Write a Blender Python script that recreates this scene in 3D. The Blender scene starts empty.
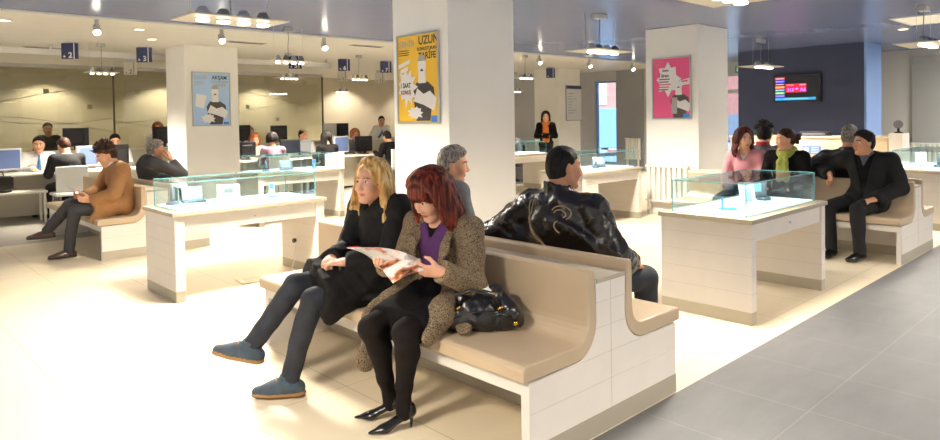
import bpy, bmesh, math, random
import numpy as np
from mathutils import Vector, Matrix
random.seed(7); np.random.seed(7)
C = bpy.context.scene.collection
PI = math.pi
R = math.radians

# ------------------------------------------------------------------ materials
def lin(c):
    out = []
    for v in c[:3]:
        v = v/255.0
        out.append(v/12.92 if v <= .04045 else ((v+.055)/1.055)**2.4)
    return (*out, 1.0)
MATS = {}
def mat(name, c, rough=.5, metal=0.0, spec=.5, bump=None, var=None, c2=None, stretch=(1,1,1), coat=0, emit=None, bumpstretch=None, sheen=0, detail=3):
    if name in MATS: return MATS[name]
    m = bpy.data.materials.new(name); m.use_nodes = True
    nt = m.node_tree; N = nt.nodes; L = nt.links
    b = N['Principled BSDF']
    b.inputs['Base Color'].default_value = lin(c)
    b.inputs['Roughness'].default_value = rough
    b.inputs['Metallic'].default_value = metal
    b.inputs['Specular IOR Level'].default_value = spec
    b.inputs['Coat Weight'].default_value = coat
    b.inputs['Sheen Weight'].default_value = sheen
    tc = N.new('ShaderNodeTexCoord')
    if var:
        sc, am = var
        mp = N.new('ShaderNodeMapping'); mp.inputs['Scale'].default_value = stretch
        L.new(tc.outputs['Object'], mp.inputs['Vector'])
        n = N.new('ShaderNodeTexNoise'); n.inputs['Scale'].default_value = sc; n.inputs['Detail'].default_value = detail
        L.new(mp.outputs['Vector'], n.inputs['Vector'])
        cr = N.new('ShaderNodeValToRGB')
        a = lin(c)
        if c2: e0, e1 = lin(c2), a
        else: e0 = tuple(x*(1-am) for x in a[:3])+(1,); e1 = tuple(min(1, x*(1+am)) for x in a[:3])+(1,)
        cr.color_ramp.elements[0].position = .35; cr.color_ramp.elements[0].color = e0
        cr.color_ramp.elements[1].position = .65; cr.color_ramp.elements[1].color = e1
        L.new(n.outputs['Fac'], cr.inputs['Fac']); L.new(cr.outputs['Color'], b.inputs['Base Color'])
    if bump:
        sc, st = bump
        mp = N.new('ShaderNodeMapping'); mp.inputs['Scale'].default_value = bumpstretch or (1,1,1)
        L.new(tc.outputs['Object'], mp.inputs['Vector'])
        n = N.new('ShaderNodeTexNoise'); n.inputs['Scale'].default_value = sc; n.inputs['Detail'].default_value = 4
        L.new(mp.outputs['Vector'], n.inputs['Vector'])
        bp = N.new('ShaderNodeBump'); bp.inputs['Strength'].default_value = st; bp.inputs['Distance'].default_value = .01
        L.new(n.outputs['Fac'], bp.inputs['Height']); L.new(bp.outputs['Normal'], b.inputs['Normal'])
    if emit:
        ec, es = emit
        b.inputs['Emission Color'].default_value = lin(ec); b.inputs['Emission Strength'].default_value = es
    MATS[name] = m
    return m
def glass(name, tint, refl=.06, density=1.0, rough=0.0):
    if name in MATS: return MATS[name]
    m = bpy.data.materials.new(name); m.use_nodes = True
    nt = m.node_tree; N = nt.nodes; L = nt.links
    N.remove(N['Principled BSDF'])
    tr = N.new('ShaderNodeBsdfTransparent'); tr.inputs['Color'].default_value = lin(tint)
    gl = N.new('ShaderNodeBsdfGlossy'); gl.inputs['Roughness'].default_value = rough
    lw = N.new('ShaderNodeLayerWeight'); lw.inputs['Blend'].default_value = .5
    pw = N.new('ShaderNodeMath'); pw.operation = 'POWER'; pw.inputs[1].default_value = 4.0
    fr = N.new('ShaderNodeMath'); fr.operation = 'MULTIPLY_ADD'; fr.inputs[1].default_value = .75; fr.inputs[2].default_value = refl*.6
    L.new(lw.outputs['Facing'], pw.inputs[0]); L.new(pw.outputs[0], fr.inputs[0])
    mx = N.new('ShaderNodeMixShader'); ml = N.new('ShaderNodeMath'); ml.operation = 'MULTIPLY'; ml.inputs[1].default_value = density; ml.use_clamp = True
    L.new(fr.outputs[0], ml.inputs[0]); L.new(ml.outputs[0], mx.inputs['Fac'])
    L.new(tr.outputs[0], mx.inputs[1]); L.new(gl.outputs[0], mx.inputs[2])
    L.new(mx.outputs[0], N['Material Output'].inputs['Surface'])
    MATS[name] = m
    return m
def tiles(name, c, mortar, ox, oy, tw, th, rough, var, offset=.5, spec=.5):
    m = bpy.data.materials.new(name); m.use_nodes = True
    nt = m.node_tree; N = nt.nodes; L = nt.links; b = N['Principled BSDF']
    g = N.new('ShaderNodeNewGeometry'); mp = N.new('ShaderNodeMapping')
    mp.inputs['Location'].default_value = (-ox, -oy, 0)
    L.new(g.outputs['Position'], mp.inputs['Vector'])
    sw = N.new('ShaderNodeSeparateXYZ'); cb = N.new('ShaderNodeCombineXYZ')
    L.new(mp.outputs[0], sw.inputs[0]); L.new(sw.outputs['Y'], cb.inputs['X']); L.new(sw.outputs['X'], cb.inputs['Y'])
    br = N.new('ShaderNodeTexBrick'); br.inputs['Scale'].default_value = 1.0
    br.inputs['Brick Width'].default_value = tw; br.inputs['Row Height'].default_value = th
    br.inputs['Mortar Size'].default_value = .0035; br.inputs['Mortar Smooth'].default_value = .3; br.offset = offset
    L.new(cb.outputs[0], br.inputs['Vector'])
    a = lin(c)
    br.inputs['Color1'].default_value = tuple(x*.985 for x in a[:3])+(1,)
    br.inputs['Color2'].default_value = tuple(min(1,x*1.015) for x in a[:3])+(1,)
    br.inputs['Mortar'].default_value = lin(mortar)
    n = N.new('ShaderNodeTexNoise'); n.inputs['Scale'].default_value = 2.2; n.inputs['Detail'].default_value = 8; n.inputs['Roughness'].default_value = .65
    mp2 = N.new('ShaderNodeMapping'); mp2.inputs['Scale'].default_value = (1,2.6,1); L.new(g.outputs['Position'], mp2.inputs['Vector']); L.new(mp2.outputs[0], n.inputs['Vector'])
    mr = N.new('ShaderNodeMapRange'); mr.inputs['From Min'].default_value=.25; mr.inputs['From Max'].default_value=.75
    mr.inputs['To Min'].default_value = 1-var; mr.inputs['To Max'].default_value = 1+var
    L.new(n.outputs['Fac'], mr.inputs['Value'])
    mx = N.new('ShaderNodeMix'); mx.data_type='RGBA'; mx.blend_type='MULTIPLY'; mx.inputs[0].default_value=1
    L.new(br.outputs['Color'], mx.inputs[6]); L.new(mr.outputs[0], mx.inputs[7]); L.new(mx.outputs[2], b.inputs['Base Color'])
    b.inputs['Roughness'].default_value = rough; b.inputs['Specular IOR Level'].default_value = spec
    MATS[name] = m
    return m
def mixmat(name, cols, scale, rough=.8, stretch=(1,1,1), bump=0):
    m = bpy.data.materials.new(name); m.use_nodes = True
    nt = m.node_tree; N = nt.nodes; L = nt.links; b = N['Principled BSDF']
    tc = N.new('ShaderNodeTexCoord'); mp = N.new('ShaderNodeMapping'); mp.inputs['Scale'].default_value = stretch
    L.new(tc.outputs['Object'], mp.inputs['Vector'])
    n = N.new('ShaderNodeTexNoise'); n.inputs['Scale'].default_value = scale; n.inputs['Detail'].default_value = 4
    L.new(mp.outputs[0], n.inputs['Vector'])
    cr = N.new('ShaderNodeValToRGB'); e = cr.color_ramp.elements
    ps = np.linspace(.36,.64,len(cols))
    e[0].position=ps[0]; e[0].color=lin(cols[0]); e[1].position=ps[-1]; e[1].color=lin(cols[-1])
    for p,c in zip(ps[1:-1],cols[1:-1]): q=e.new(p); q.color=lin(c)
    L.new(n.outputs['Fac'], cr.inputs['Fac']); L.new(cr.outputs[0], b.inputs['Base Color'])
    b.inputs['Roughness'].default_value=rough; b.inputs['Specular IOR Level'].default_value=.25
    if bump:
        bp=N.new('ShaderNodeBump'); bp.inputs['Strength'].default_value=bump; bp.inputs['Distance'].default_value=.006
        L.new(n.outputs['Fac'],bp.inputs['Height']); L.new(bp.outputs['Normal'],b.inputs['Normal'])
    MATS[name]=m
    return m

# ------------------------------------------------------------------ objects
def tag(o, label=None, cat=None, group=None, kind=None):
    if label: o['label'] = label
    if cat: o['category'] = cat
    if group: o['group'] = group
    if kind: o['kind'] = kind
    return o
def thing(name, label, cat, loc=(0,0,0), rz=0, group=None):
    o = bpy.data.objects.new(name, None); C.objects.link(o)
    o.location = loc; o.rotation_euler = (0,0,rz); o.empty_display_size = .1
    return tag(o, label, cat, group)
def obj(name, bm, m, parent=None, smooth=False, bevel=0, loc=None, rot=None):
    me = bpy.data.meshes.new(name)
    bm.normal_update(); bm.to_mesh(me); bm.free()
    o = bpy.data.objects.new(name, me); C.objects.link(o)
    for mm in (m if isinstance(m, (list,tuple)) else [m]): me.materials.append(mm)
    if smooth:
        me.polygons.foreach_set('use_smooth', [True]*len(me.polygons))
    if bevel:
        md = o.modifiers.new('bevel','BEVEL'); md.width = bevel; md.segments = 2; md.limit_method='ANGLE'; md.angle_limit = R(40)
    if parent: o.parent = parent
    if loc: o.location = loc
    if rot: o.rotation_euler = rot
    return o
def struct(name, bm, m, label=None, cat=None, **k):
    o = obj(name, bm, m, **k)
    return tag(o, label, cat, kind='structure')
def copy_tree(o, parent=None):
    c = o.copy(); C.objects.link(c)
    if parent: c.parent = parent
    for ch in list(o.children): copy_tree(ch, c)
    return c
def BM(): return bmesh.new()
def box(bm, x0,x1,y0,y1,z0,z1, mi=0, M=None):
    v = [bm.verts.new(p) for p in ((x0,y0,z0),(x1,y0,z0),(x1,y1,z0),(x0,y1,z0),(x0,y0,z1),(x1,y0,z1),(x1,y1,z1),(x0,y1,z1))]
    for f in ((3,2,1,0),(4,5,6,7),(0,1,5,4),(1,2,6,5),(2,3,7,6),(3,0,4,7)):
        q = bm.faces.new([v[i] for i in f]); q.material_index = mi
    if M is not None: bmesh.ops.transform(bm, matrix=M, verts=v)
    return bm
def bx(*a, **k): return box(BM(), *a, **k)
def tube(bm, pts, r, n=8, mi=0, caps=True):
    pts = [Vector(p) for p in pts]; rings = []
    rr = r if isinstance(r,(list,tuple)) else [r]*len(pts)
    up = None
    for i,p in enumerate(pts):
        d = (pts[min(i+1,len(pts)-1)]-pts[max(i-1,0)])
        if d.length < 1e-9: d = Vector((0,0,1))
        d.normalize()
        if up is None: up = d.orthogonal().normalized()
        else:
            up = up-d*up.dot(d)
            up = up.normalized() if up.length > 1e-6 else d.orthogonal().normalized()
        w = d.cross(up)
        rings.append([bm.verts.new(p+(up*math.cos(2*PI*k/n)+w*math.sin(2*PI*k/n))*rr[i]) for k in range(n)])
    for a,b in zip(rings, rings[1:]):
        for k in range(n):
            f = bm.faces.new((a[k],a[(k+1)%n],b[(k+1)%n],b[k])); f.material_index = mi; f.smooth = True
    if caps:
        bm.faces.new(rings[0][::-1]).material_index = mi; bm.faces.new(rings[-1]).material_index = mi
    return bm
def tb(*a, **k): return tube(BM(), *a, **k)
def lathe(bm, prof, n=20, c=(0,0,0), mi=0):
    rings = [[bm.verts.new((c[0]+max(r,1e-4)*math.cos(2*PI*k/n), c[1]+max(r,1e-4)*math.sin(2*PI*k/n), c[2]+z)) for k in range(n)] for r,z in prof]
    for a,b in zip(rings, rings[1:]):
        for k in range(n):
            f = bm.faces.new((a[k],a[(k+1)%n],b[(k+1)%n],b[k])); f.smooth = True; f.material_index = mi
    bm.faces.new(rings[0][::-1]).material_index = mi; bm.faces.new(rings[-1]).material_index = mi
    return bm
def prism(bm, poly, a0, a1, axis='y', mi=0):   # poly in the two other axes
    def P(u,v,a): return {'y':(u,a,v),'x':(a,u,v),'z':(u,v,a)}[axis]
    A = [bm.verts.new(P(u,v,a0)) for u,v in poly]; B = [bm.verts.new(P(u,v,a1)) for u,v in poly]
    n = len(poly)
    bm.faces.new(A).material_index = mi; bm.faces.new(B[::-1]).material_index = mi
    for i in range(n):
        f = bm.faces.new((A[i],B[i],B[(i+1)%n],A[(i+1)%n])); f.material_index = mi
    bmesh.ops.recalc_face_normals(bm, faces=bm.faces[:])
    return bm
def text(name, s, size, m, parent, loc, rot, ext=.0012, align='LEFT', bold=0.0, sx=1.0):
    cu = bpy.data.curves.new(name,'FONT'); cu.body = s; cu.size = size; cu.extrude = ext; cu.align_x = align; cu.offset = bold
    t = bpy.data.objects.new(name, cu); C.objects.link(t)
    dg = bpy.context.evaluated_depsgraph_get()
    me = bpy.data.meshes.new_from_object(t.evaluated_get(dg)); bpy.data.objects.remove(t)
    o = bpy.data.objects.new(name, me); C.objects.link(o); me.materials.clear(); me.materials.append(m)
    o.parent = parent; o.location = loc; o.rotation_euler = rot; o.scale = (sx,1,1)
    return o

# ------------------------------------------------------------------ signed distance figures
def ax_(lo, hi, h, fine):
    xs = [lo]
    while xs[-1] < hi:
        p = xs[-1]; s = h
        for a,b,hf in fine:
            if a-1e-6 <= p < b: s = min(s, hf)
            elif p < a < p+s: s = max(min(s, a-p), hf)
        xs.append(p+s)
    return np.array(xs, np.float32)
EDG = [(0,1),(2,3),(4,5),(6,7),(0,2),(1,3),(4,6),(5,7),(0,4),(1,5),(2,6),(3,7)]
class SDF:
    def __init__(s, lo, hi, h, fine=()):
        s.ax = [ax_(lo[i],hi[i],h,[(f[0][i],f[1][i],f[2]) for f in fine]) for i in range(3)]
        s.D = np.full([len(a) for a in s.ax], .3, np.float32); s.h = h
    def blk(s, lo, hi):
        sl = []
        for i in range(3):
            a = max(0, int(np.searchsorted(s.ax[i], lo[i]))-1); b = min(len(s.ax[i]), int(np.searchsorted(s.ax[i], hi[i]))+1)
            sl.append(slice(a, max(a,b)))
        return tuple(sl), s.ax[0][sl[0]][:,None,None], s.ax[1][sl[1]][None,:,None], s.ax[2][sl[2]][None,None,:]
    def put(s, sl, d, k, op):
        D = s.D[sl]
        if D.size == 0: return
        if op == 'u':
            if k > 0:
                h = np.maximum(k-np.abs(D-d), 0)/k; s.D[sl] = np.minimum(D,d)-h*h*k*.25
            else: s.D[sl] = np.minimum(D,d)
        else:
            if k > 0:
                h = np.maximum(k-np.abs(D+d), 0)/k; s.D[sl] = np.maximum(D,-d)+h*h*k*.25
            else: s.D[sl] = np.maximum(D,-d)
    def rc(s, a, b, ra, rb=None, k=.02, flat=None, cap=False, op='u', capa=False):
        a = np.asarray(a,float); b = np.asarray(b,float); rb = ra if rb is None else rb
        m = max(ra,rb)+k+.03
        sl,X,Y,Z = s.blk(np.minimum(a,b)-m, np.maximum(a,b)+m)
        ba = b-a; L2 = max(ba@ba,1e-10)
        px,py,pz = X-a[0],Y-a[1],Z-a[2]
        t0 = (px*ba[0]+py*ba[1]+pz*ba[2])/L2; t = np.clip(t0,0,1)
        qx,qy,qz = px-t*ba[0],py-t*ba[1],pz-t*ba[2]
        if flat is not None:
            n,f = np.asarray(flat[0],float),flat[1]; n = n/np.linalg.norm(n)
            c = (qx*n[0]+qy*n[1]+qz*n[2])*(1/f-1)
            qx,qy,qz = qx+n[0]*c,qy+n[1]*c,qz+n[2]*c
        d = np.sqrt(qx*qx+qy*qy+qz*qz)-(ra+(rb-ra)*t)
        if flat is not None: d = d*max(.6,flat[1])
        if cap: d = np.maximum(d,(t0-1)*math.sqrt(L2))
        if capa: d = np.maximum(d,-t0*math.sqrt(L2))
        s.put(sl,d.astype(np.float32),k,op)
    def chain(s, pts, rs, k=.01, **kw):
        for i in range(len(pts)-1): s.rc(pts[i],pts[i+1],rs[i],rs[i+1],k,**kw)
    def ell(s, c, r, M=None, k=.02, op='u'):
        c = np.asarray(c,float); r = np.asarray(r,float); m = max(r)+k+.02
        sl,X,Y,Z = s.blk(c-m,c+m)
        px,py,pz = X-c[0],Y-c[1],Z-c[2]
        if M is not None:
            M = np.asarray(M); px,py,pz = (px*M[0,i]+py*M[1,i]+pz*M[2,i] for i in range(3))
        k0 = np.sqrt((px/r[0])**2+(py/r[1])**2+(pz/r[2])**2)+1e-6
        k1 = np.sqrt((px/r[0]**2)**2+(py/r[1]**2)**2+(pz/r[2]**2)**2)+1e-6
        s.put(sl,(k0*(k0-1)/k1).astype(np.float32),k,op)
    def rbox(s, c, half, M=None, rnd=.01, k=.01, op='u'):
        c = np.asarray(c,float); half = np.asarray(half,float)-rnd; m = np.linalg.norm(half)+rnd+k+.02
        sl,X,Y,Z = s.blk(c-m,c+m)
        px,py,pz = X-c[0],Y-c[1],Z-c[2]
        if M is not None:
            M = np.asarray(M); px,py,pz = (px*M[0,i]+py*M[1,i]+pz*M[2,i] for i in range(3))
        qx,qy,qz = np.abs(px)-half[0],np.abs(py)-half[1],np.abs(pz)-half[2]
        d = np.sqrt(np.maximum(qx,0)**2+np.maximum(qy,0)**2+np.maximum(qz,0)**2)+np.minimum(np.maximum(np.maximum(qx,qy),qz),0)-rnd
        s.put(sl,d.astype(np.float32),k,op)
    def cut(s, fn, k=0.0):              # remove where fn(X,Y,Z) < 0
        X,Y,Z = s.ax[0][:,None,None],s.ax[1][None,:,None],s.ax[2][None,None,:]
        d = np.broadcast_to(fn(X,Y,Z),s.D.shape).astype(np.float32)
        s.D = np.maximum(s.D,-d)
    def fold(s, amp, fr, seed=0, dirs=(1,1,1)):
        X,Y,Z = (s.ax[0]*dirs[0])[:,None,None],(s.ax[1]*dirs[1])[None,:,None],(s.ax[2]*dirs[2])[None,None,:]
        a = seed*1.7
        w = np.sin(fr*(X+.6*Y+.3*Z)+a+1.6*np.sin(fr*.45*(Z-Y)+a))+np.sin(fr*.8*(Z+.5*X-.7*Y)+2.1*a+1.5*np.sin(fr*.5*(X+Y)))
        w = w+.5*np.sin(fr*1.9*(.7*Z-X+.4*Y)+a*3)
        s.D = s.D+(amp*.5)*w.astype(np.float32)
    def mesh(s, name, mats, parent=None, classify=None, smooth=1):
        D = s.D; ax = s.ax; ins = D < 0
        nx,ny,nz = D.shape
        cn = np.zeros((nx-1,ny-1,nz-1),np.int8)
        for i in (0,1):
            for j in (0,1):
                for k in (0,1): cn += ins[i:nx-1+i,j:ny-1+j,k:nz-1+k]
        act = (cn > 0)&(cn < 8)
        ci,cj,ck = np.nonzero(act); n = len(ci)
        if n == 0: return None
        idx = np.full(act.shape,-1,np.int32); idx[act] = np.arange(n)
        off = [(a,b,c) for a in (0,1) for b in (0,1) for c in (0,1)]
        val = np.stack([D[ci+a,cj+b,ck+c] for a,b,c in off],1)
        pos = np.stack([np.stack([ax[0][ci+a],ax[1][cj+b],ax[2][ck+c]],1) for a,b,c in off],1)
        acc = np.zeros((n,3),np.float64); cnt = np.zeros(n)
        for e0,e1 in EDG:
            m = (val[:,e0] < 0) != (val[:,e1] < 0)
            t = np.where(m,val[:,e0]/np.where(m,val[:,e0]-val[:,e1],1),0)
            p = pos[:,e0]+(pos[:,e1]-pos[:,e0])*t[:,None]
            acc[m] += p[m]; cnt[m] += 1
        V = acc/cnt[:,None]
        Q = []
        for a in range(3):
            sl0 = [slice(None)]*3; sl1 = [slice(None)]*3
            sl0[a] = slice(0,-1); sl1[a] = slice(1,None)
            ch = ins[tuple(sl0)] != ins[tuple(sl1)]
            g = list(np.nonzero(ch)); b,c = (a+1)%3,(a+2)%3
            ok = (g[b] > 0)&(g[c] > 0)&(g[b] < D.shape[b]-1)&(g[c] < D.shape[c]-1)
            g = [q[ok] for q in g]
            def cell(db,dc):
                q = [x.copy() for x in g]; q[b] = q[b]+db; q[c] = q[c]+dc
                return idx[tuple(q)]
            q4 = np.stack([cell(-1,-1),cell(0,-1),cell(0,0),cell(-1,0)],1)
            fl = ~ins[tuple(g)]
            q4[fl] = q4[fl][:,::-1]
            Q.append(q4)
        F = np.concatenate(Q)
        for _ in range(smooth):
            S = np.zeros_like(V); W = np.zeros(n)
            for i in range(4):
                np.add.at(S,F[:,i],V[F[:,(i+1)%4]]+V[F[:,(i+3)%4]]); np.add.at(W,F[:,i],2)
            W[W == 0] = 1
            V = V*.5+.5*S/W[:,None]
        me = bpy.data.meshes.new(name)
        me.vertices.add(n); me.vertices.foreach_set('co',V.astype(np.float32).ravel())
        nf = len(F); me.loops.add(nf*4); me.loops.foreach_set('vertex_index',F.astype(np.int32).ravel())
        me.polygons.add(nf); me.polygons.foreach_set('loop_start',np.arange(0,nf*4,4,dtype=np.int32))
        me.polygons.foreach_set('use_smooth',np.ones(nf,bool))
        for m in mats: me.materials.append(m)
        if classify is not None:
            me.polygons.foreach_set('material_index',classify(V[F].mean(1)).astype(np.int32))
        me.update(calc_edges=True); me.validate()
        o = bpy.data.objects.new(name,me); C.objects.link(o)
        if parent: o.parent = parent
        return o
# ------------------------------------------------------------------ people
def A(*v): return np.array(v,float)
def sit(seat=.46, sc=1.0, w=.175):
    z = seat
    J = dict(pel=A(.02,0,z+.10),waist=A(-.03,0,z+.27),chest=A(-.04,0,z+.44),neck=A(-.02,0,z+.60),head=A(.03,0,z+.735),
      shL=A(-.03,w,z+.535),shR=A(-.03,-w,z+.535),elL=A(.02,w+.07,z+.27),elR=A(.02,-w-.07,z+.27),wrL=A(.24,.12,z+.19),wrR=A(.24,-.12,z+.19),
      hipL=A(.03,.09,z+.09),hipR=A(.03,-.09,z+.09),kneeL=A(.46,.11,z+.055),kneeR=A(.46,-.11,z+.055),ankL=A(.45,.11,.085),ankR=A(.45,-.11,.085))
    for k in J:
        if k[:3] not in ('ank','kne'): J[k][2] = z+(J[k][2]-z)*sc
    return J
def stand(sc=1.0, w=.17):
    J = dict(pel=A(0,0,.93),waist=A(0,0,1.09),chest=A(-.01,0,1.26),neck=A(-.01,0,1.43),head=A(.02,0,1.57),
      shL=A(-.01,w,1.37),shR=A(-.01,-w,1.37),elL=A(-.02,w+.06,1.1),elR=A(-.02,-w-.06,1.1),wrL=A(.05,w+.05,.86),wrR=A(.05,-w-.05,.86),
      hipL=A(0,.085,.92),hipR=A(0,-.085,.92),kneeL=A(.01,.09,.49),kneeR=A(.01,-.09,.49),ankL=A(0,.09,.085),ankR=A(0,-.09,.085))
    return {k:v*sc for k,v in J.items()}
def rotm(yaw,pitch,roll):
    return np.array(Matrix.Rotation(R(yaw),3,'Z') @ Matrix.Rotation(R(pitch),3,'Y') @ Matrix.Rotation(R(roll),3,'X'))
class Person: pass
def nrm(v): v = np.asarray(v,float); return v/max(np.linalg.norm(v),1e-9)

def head_prims(S, P):
    hc,M,s = P.hc,P.M,P.hs
    W = lambda *v: hc+M@(np.array(v)*s)
    E = lambda c,r,k=.02,op='u',M2=None: S.ell(W(*c),np.array(r)*s,M if M2 is None else M@M2,k,op)
    f = P.female
    S.rc(W(-.028,0,-.05),P.J['neck']+A(-.012,0,-.03),.05*s if f else .058*s,.056 if f else .066,.03)
    E((-.014,0,.032),(.096,.075,.088),.02)
    E((.022,0,-.028),(.064,.058,.083),.03)
    jw = .036 if f else .044
    for y in (-1,1):
        S.rc(W(-.005,y*jw*1.15,-.05),W(.056,y*.014,-.096 if f else -.100),.026*s,.018*s,.025)
        E((.057 if f else .056,y*.035,-.026),(.027,.026,.030),.03)
        S.rc(W(.082 if f else .084,y*.010,.033),W(.064 if f else .066,y*.046,.030),(.0065 if f else .009)*s,.007*s,.012)
        E((-.012,y*.077,-.002),(.020,.009,.031),.008,M2=rotm(y*18,-12,0))
    S.rc(W(.067,-.010,-.097),W(.067,.010,-.097),.0155*s,None,.018)
    for y in (-1,1): E((.100 if f else .098,y*.033,.012),(.020,.019,.012),.012,'s')
    S.rc(W(.083,0,.016),W(.099 if f else .103,0,-.026),.008*s,(.0105 if f else .0125)*s,.012)
    for y in (-1,1): E((.092,y*.011,-.031),(.012,.008,.008),.006)
    E((.0805,0,-.059),(.009,.023,.0060),.008); E((.0790,0,-.0685),(.009,.019,.0065),.007)
    for y in (-1,1): E((.0725,y*.032,.012),(.0135,.0145,.0125),.002)
def hand_prims(S, w, d, n, curl, side, s=1.0):
    d = nrm(d); n = np.asarray(n,float); n = nrm(n-d*(n@d))
    t = np.cross(d,n)*(1 if side == 'R' else -1)
    M = np.stack([d,t,n],1)
    S.rc(w-d*.03,w+d*.02,.027*s,.028*s,.015,flat=(n,.72))
    S.rbox(w+d*.052*s,A(.046,.039,.0135)*s,M,.012*s,.015)
    for i,(o,L) in enumerate(((.029,.072),(.0105,.080),(-.0085,.074),(-.0265,.058))):
        p = w+d*.090*s+t*o*s; a = 0; pts = [p-d*.02*s,p]; rs = [.0098*s]*2
        sp = o*1.6
        for j,(fr,ad) in enumerate(((.44,30),(.32,40),(.24,28))):
            a += R(ad*curl); dd = nrm(d*math.cos(a)+n*math.sin(a)+t*sp)
            p = p+dd*L*fr*s; pts.append(p); rs.append((.0092-.0011*j)*s)
        S.chain(pts,rs,.0035)
    p0 = w+d*.02*s+t*.024*s; p1 = w+d*.050*s+t*.050*s+n*.012*s; p2 = p1+nrm(d*.8+t*.35+n*(.2+.5*curl))*.034*s; p3 = p2+nrm(d+n*.6*curl-t*.1)*.026*s
    S.chain([p0,p1,p2,p3],[.0145*s,.012*s,.0105*s,.008*s],.006)

def person(label, loc, rz, J, head=(0,0,0), q=1.0, skin=(224,172,140), female=False, hs=1.0, hands=None, build=1.0, group=None, lips=None, brow=(60,42,30), world=None, clothes=()):
    P = Person(); P.J = J; P.q = q; P.female = female; P.hs = hs; P.b = build; P.rz = rz
    c,s_ = math.cos(R(rz)),math.sin(R(rz))
    P.toloc = lambda w: A((w[0]-loc[0])*c+(w[1]-loc[1])*s_, -(w[0]-loc[0])*s_+(w[1]-loc[1])*c, w[2])
    P.dirloc = lambda w: A(w[0]*c+w[1]*s_, -w[0]*s_+w[1]*c, w[2])
    if world:
        for k,v in world.items(): J[k] = P.toloc(v)
    P.hc = J['head']; P.M = rotm(*head)
    pts = np.array(list(J.values())); lo = pts.min(0)-.26; hi = pts.max(0)+.26; lo[2] = max(lo[2],-.02)
    P.lo,P.hi = lo,hi
    fine = [(P.hc-A(.125,.125,.15)*hs,P.hc+A(.125,.125,.14)*hs,.0042*q)]
    H = []
    for hd in (hands or []):
        side = hd[0]; w = J['wr'+side]; d = nrm(P.dirloc(hd[1])); n = P.dirloc(hd[2])
        H.append((side,w,d,n,hd[3])); ctr = w+d*.075
        fine.append((ctr-.1,ctr+.1,.0048*q))
    S = SDF(lo,hi,.02*max(1,q*.8),fine)
    b = build; g = (.9 if female else 1.0)*b
    F = ((1,0,0),.7)
    S.rc(J['pel'],J['waist'],.135*g,.115*g,.03,F); S.rc(J['waist'],J['chest'],.115*g,.135*g,.03,F)
    S.rc(J['chest'],J['neck']-A(0,0,.06),.13*g,.055,.03,F); S.rc(J['shL'],J['shR'],.045,.045,.05)
    for sd in 'LR':
        S.rc(J['sh'+sd],J['el'+sd],.046*g,.038*g,.02); S.rc(J['el'+sd],J['wr'+sd],.038*g,.027*g,.02)
        S.rc(J['hip'+sd],J['knee'+sd],.078*g,.052*g,.02); S.rc(J['knee'+sd],J['ank'+sd],.05*g,.034*g,.02)
    for side,w,d,n,curl in H: hand_prims(S,w,d,n,curl,side,.87 if female else 1.0)
    head_prims(S,P)
    sk = mat('skin_%d_%d_%d'%tuple(skin),skin,.5,var=(9,.05),spec=.35)
    lp = mat('lip_%d'%(lips or (180,100,90))[1],lips or (188,112,98),.4)
    br = mat('brow_%d'%brow[0],brow,.8); ew = mat('eye_white',(225,220,214),.3); ir = mat('iris',(58,42,34),.25)
    def cl(c):
        v = (c-P.hc)@P.M/hs
        out = np.zeros(len(c),int); ay = np.abs(v[:,1])
        e = np.sqrt(((v[:,0]-.0725)/1.1)**2+(ay-.032)**2+((v[:,2]-.012)*1.25)**2) < .0145
        e &= (v[:,0] > .076)&(np.abs(v[:,2]-.012) < .0056)
        out[e] = 1
        out[e&(((ay-.031)**2+(v[:,2]-.012)**2) < .0078**2)] = 2
        out[(v[:,0] > .07)&(ay < .023)&(np.abs(v[:,2]+.0655-ay*.16) < .0105-ay*.30)] = 3
        zb = .0345-np.abs(ay-.030)*.16
        out[(v[:,0] > .055)&(ay > .013)&(ay < .052)&(np.abs(v[:,2]-zb) < (.0030 if female else .0042))] = 4
        return out
    P.o = S.mesh('person',[sk,ew,ir,lp,br],None,cl)
    P.o.location = (loc[0],loc[1],loc[2] if len(loc) > 2 else 0); P.o.rotation_euler = (0,0,R(rz))
    tag(P.o,label,'person',group)
    for f in clothes: f(P)
    return P.o

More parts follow.
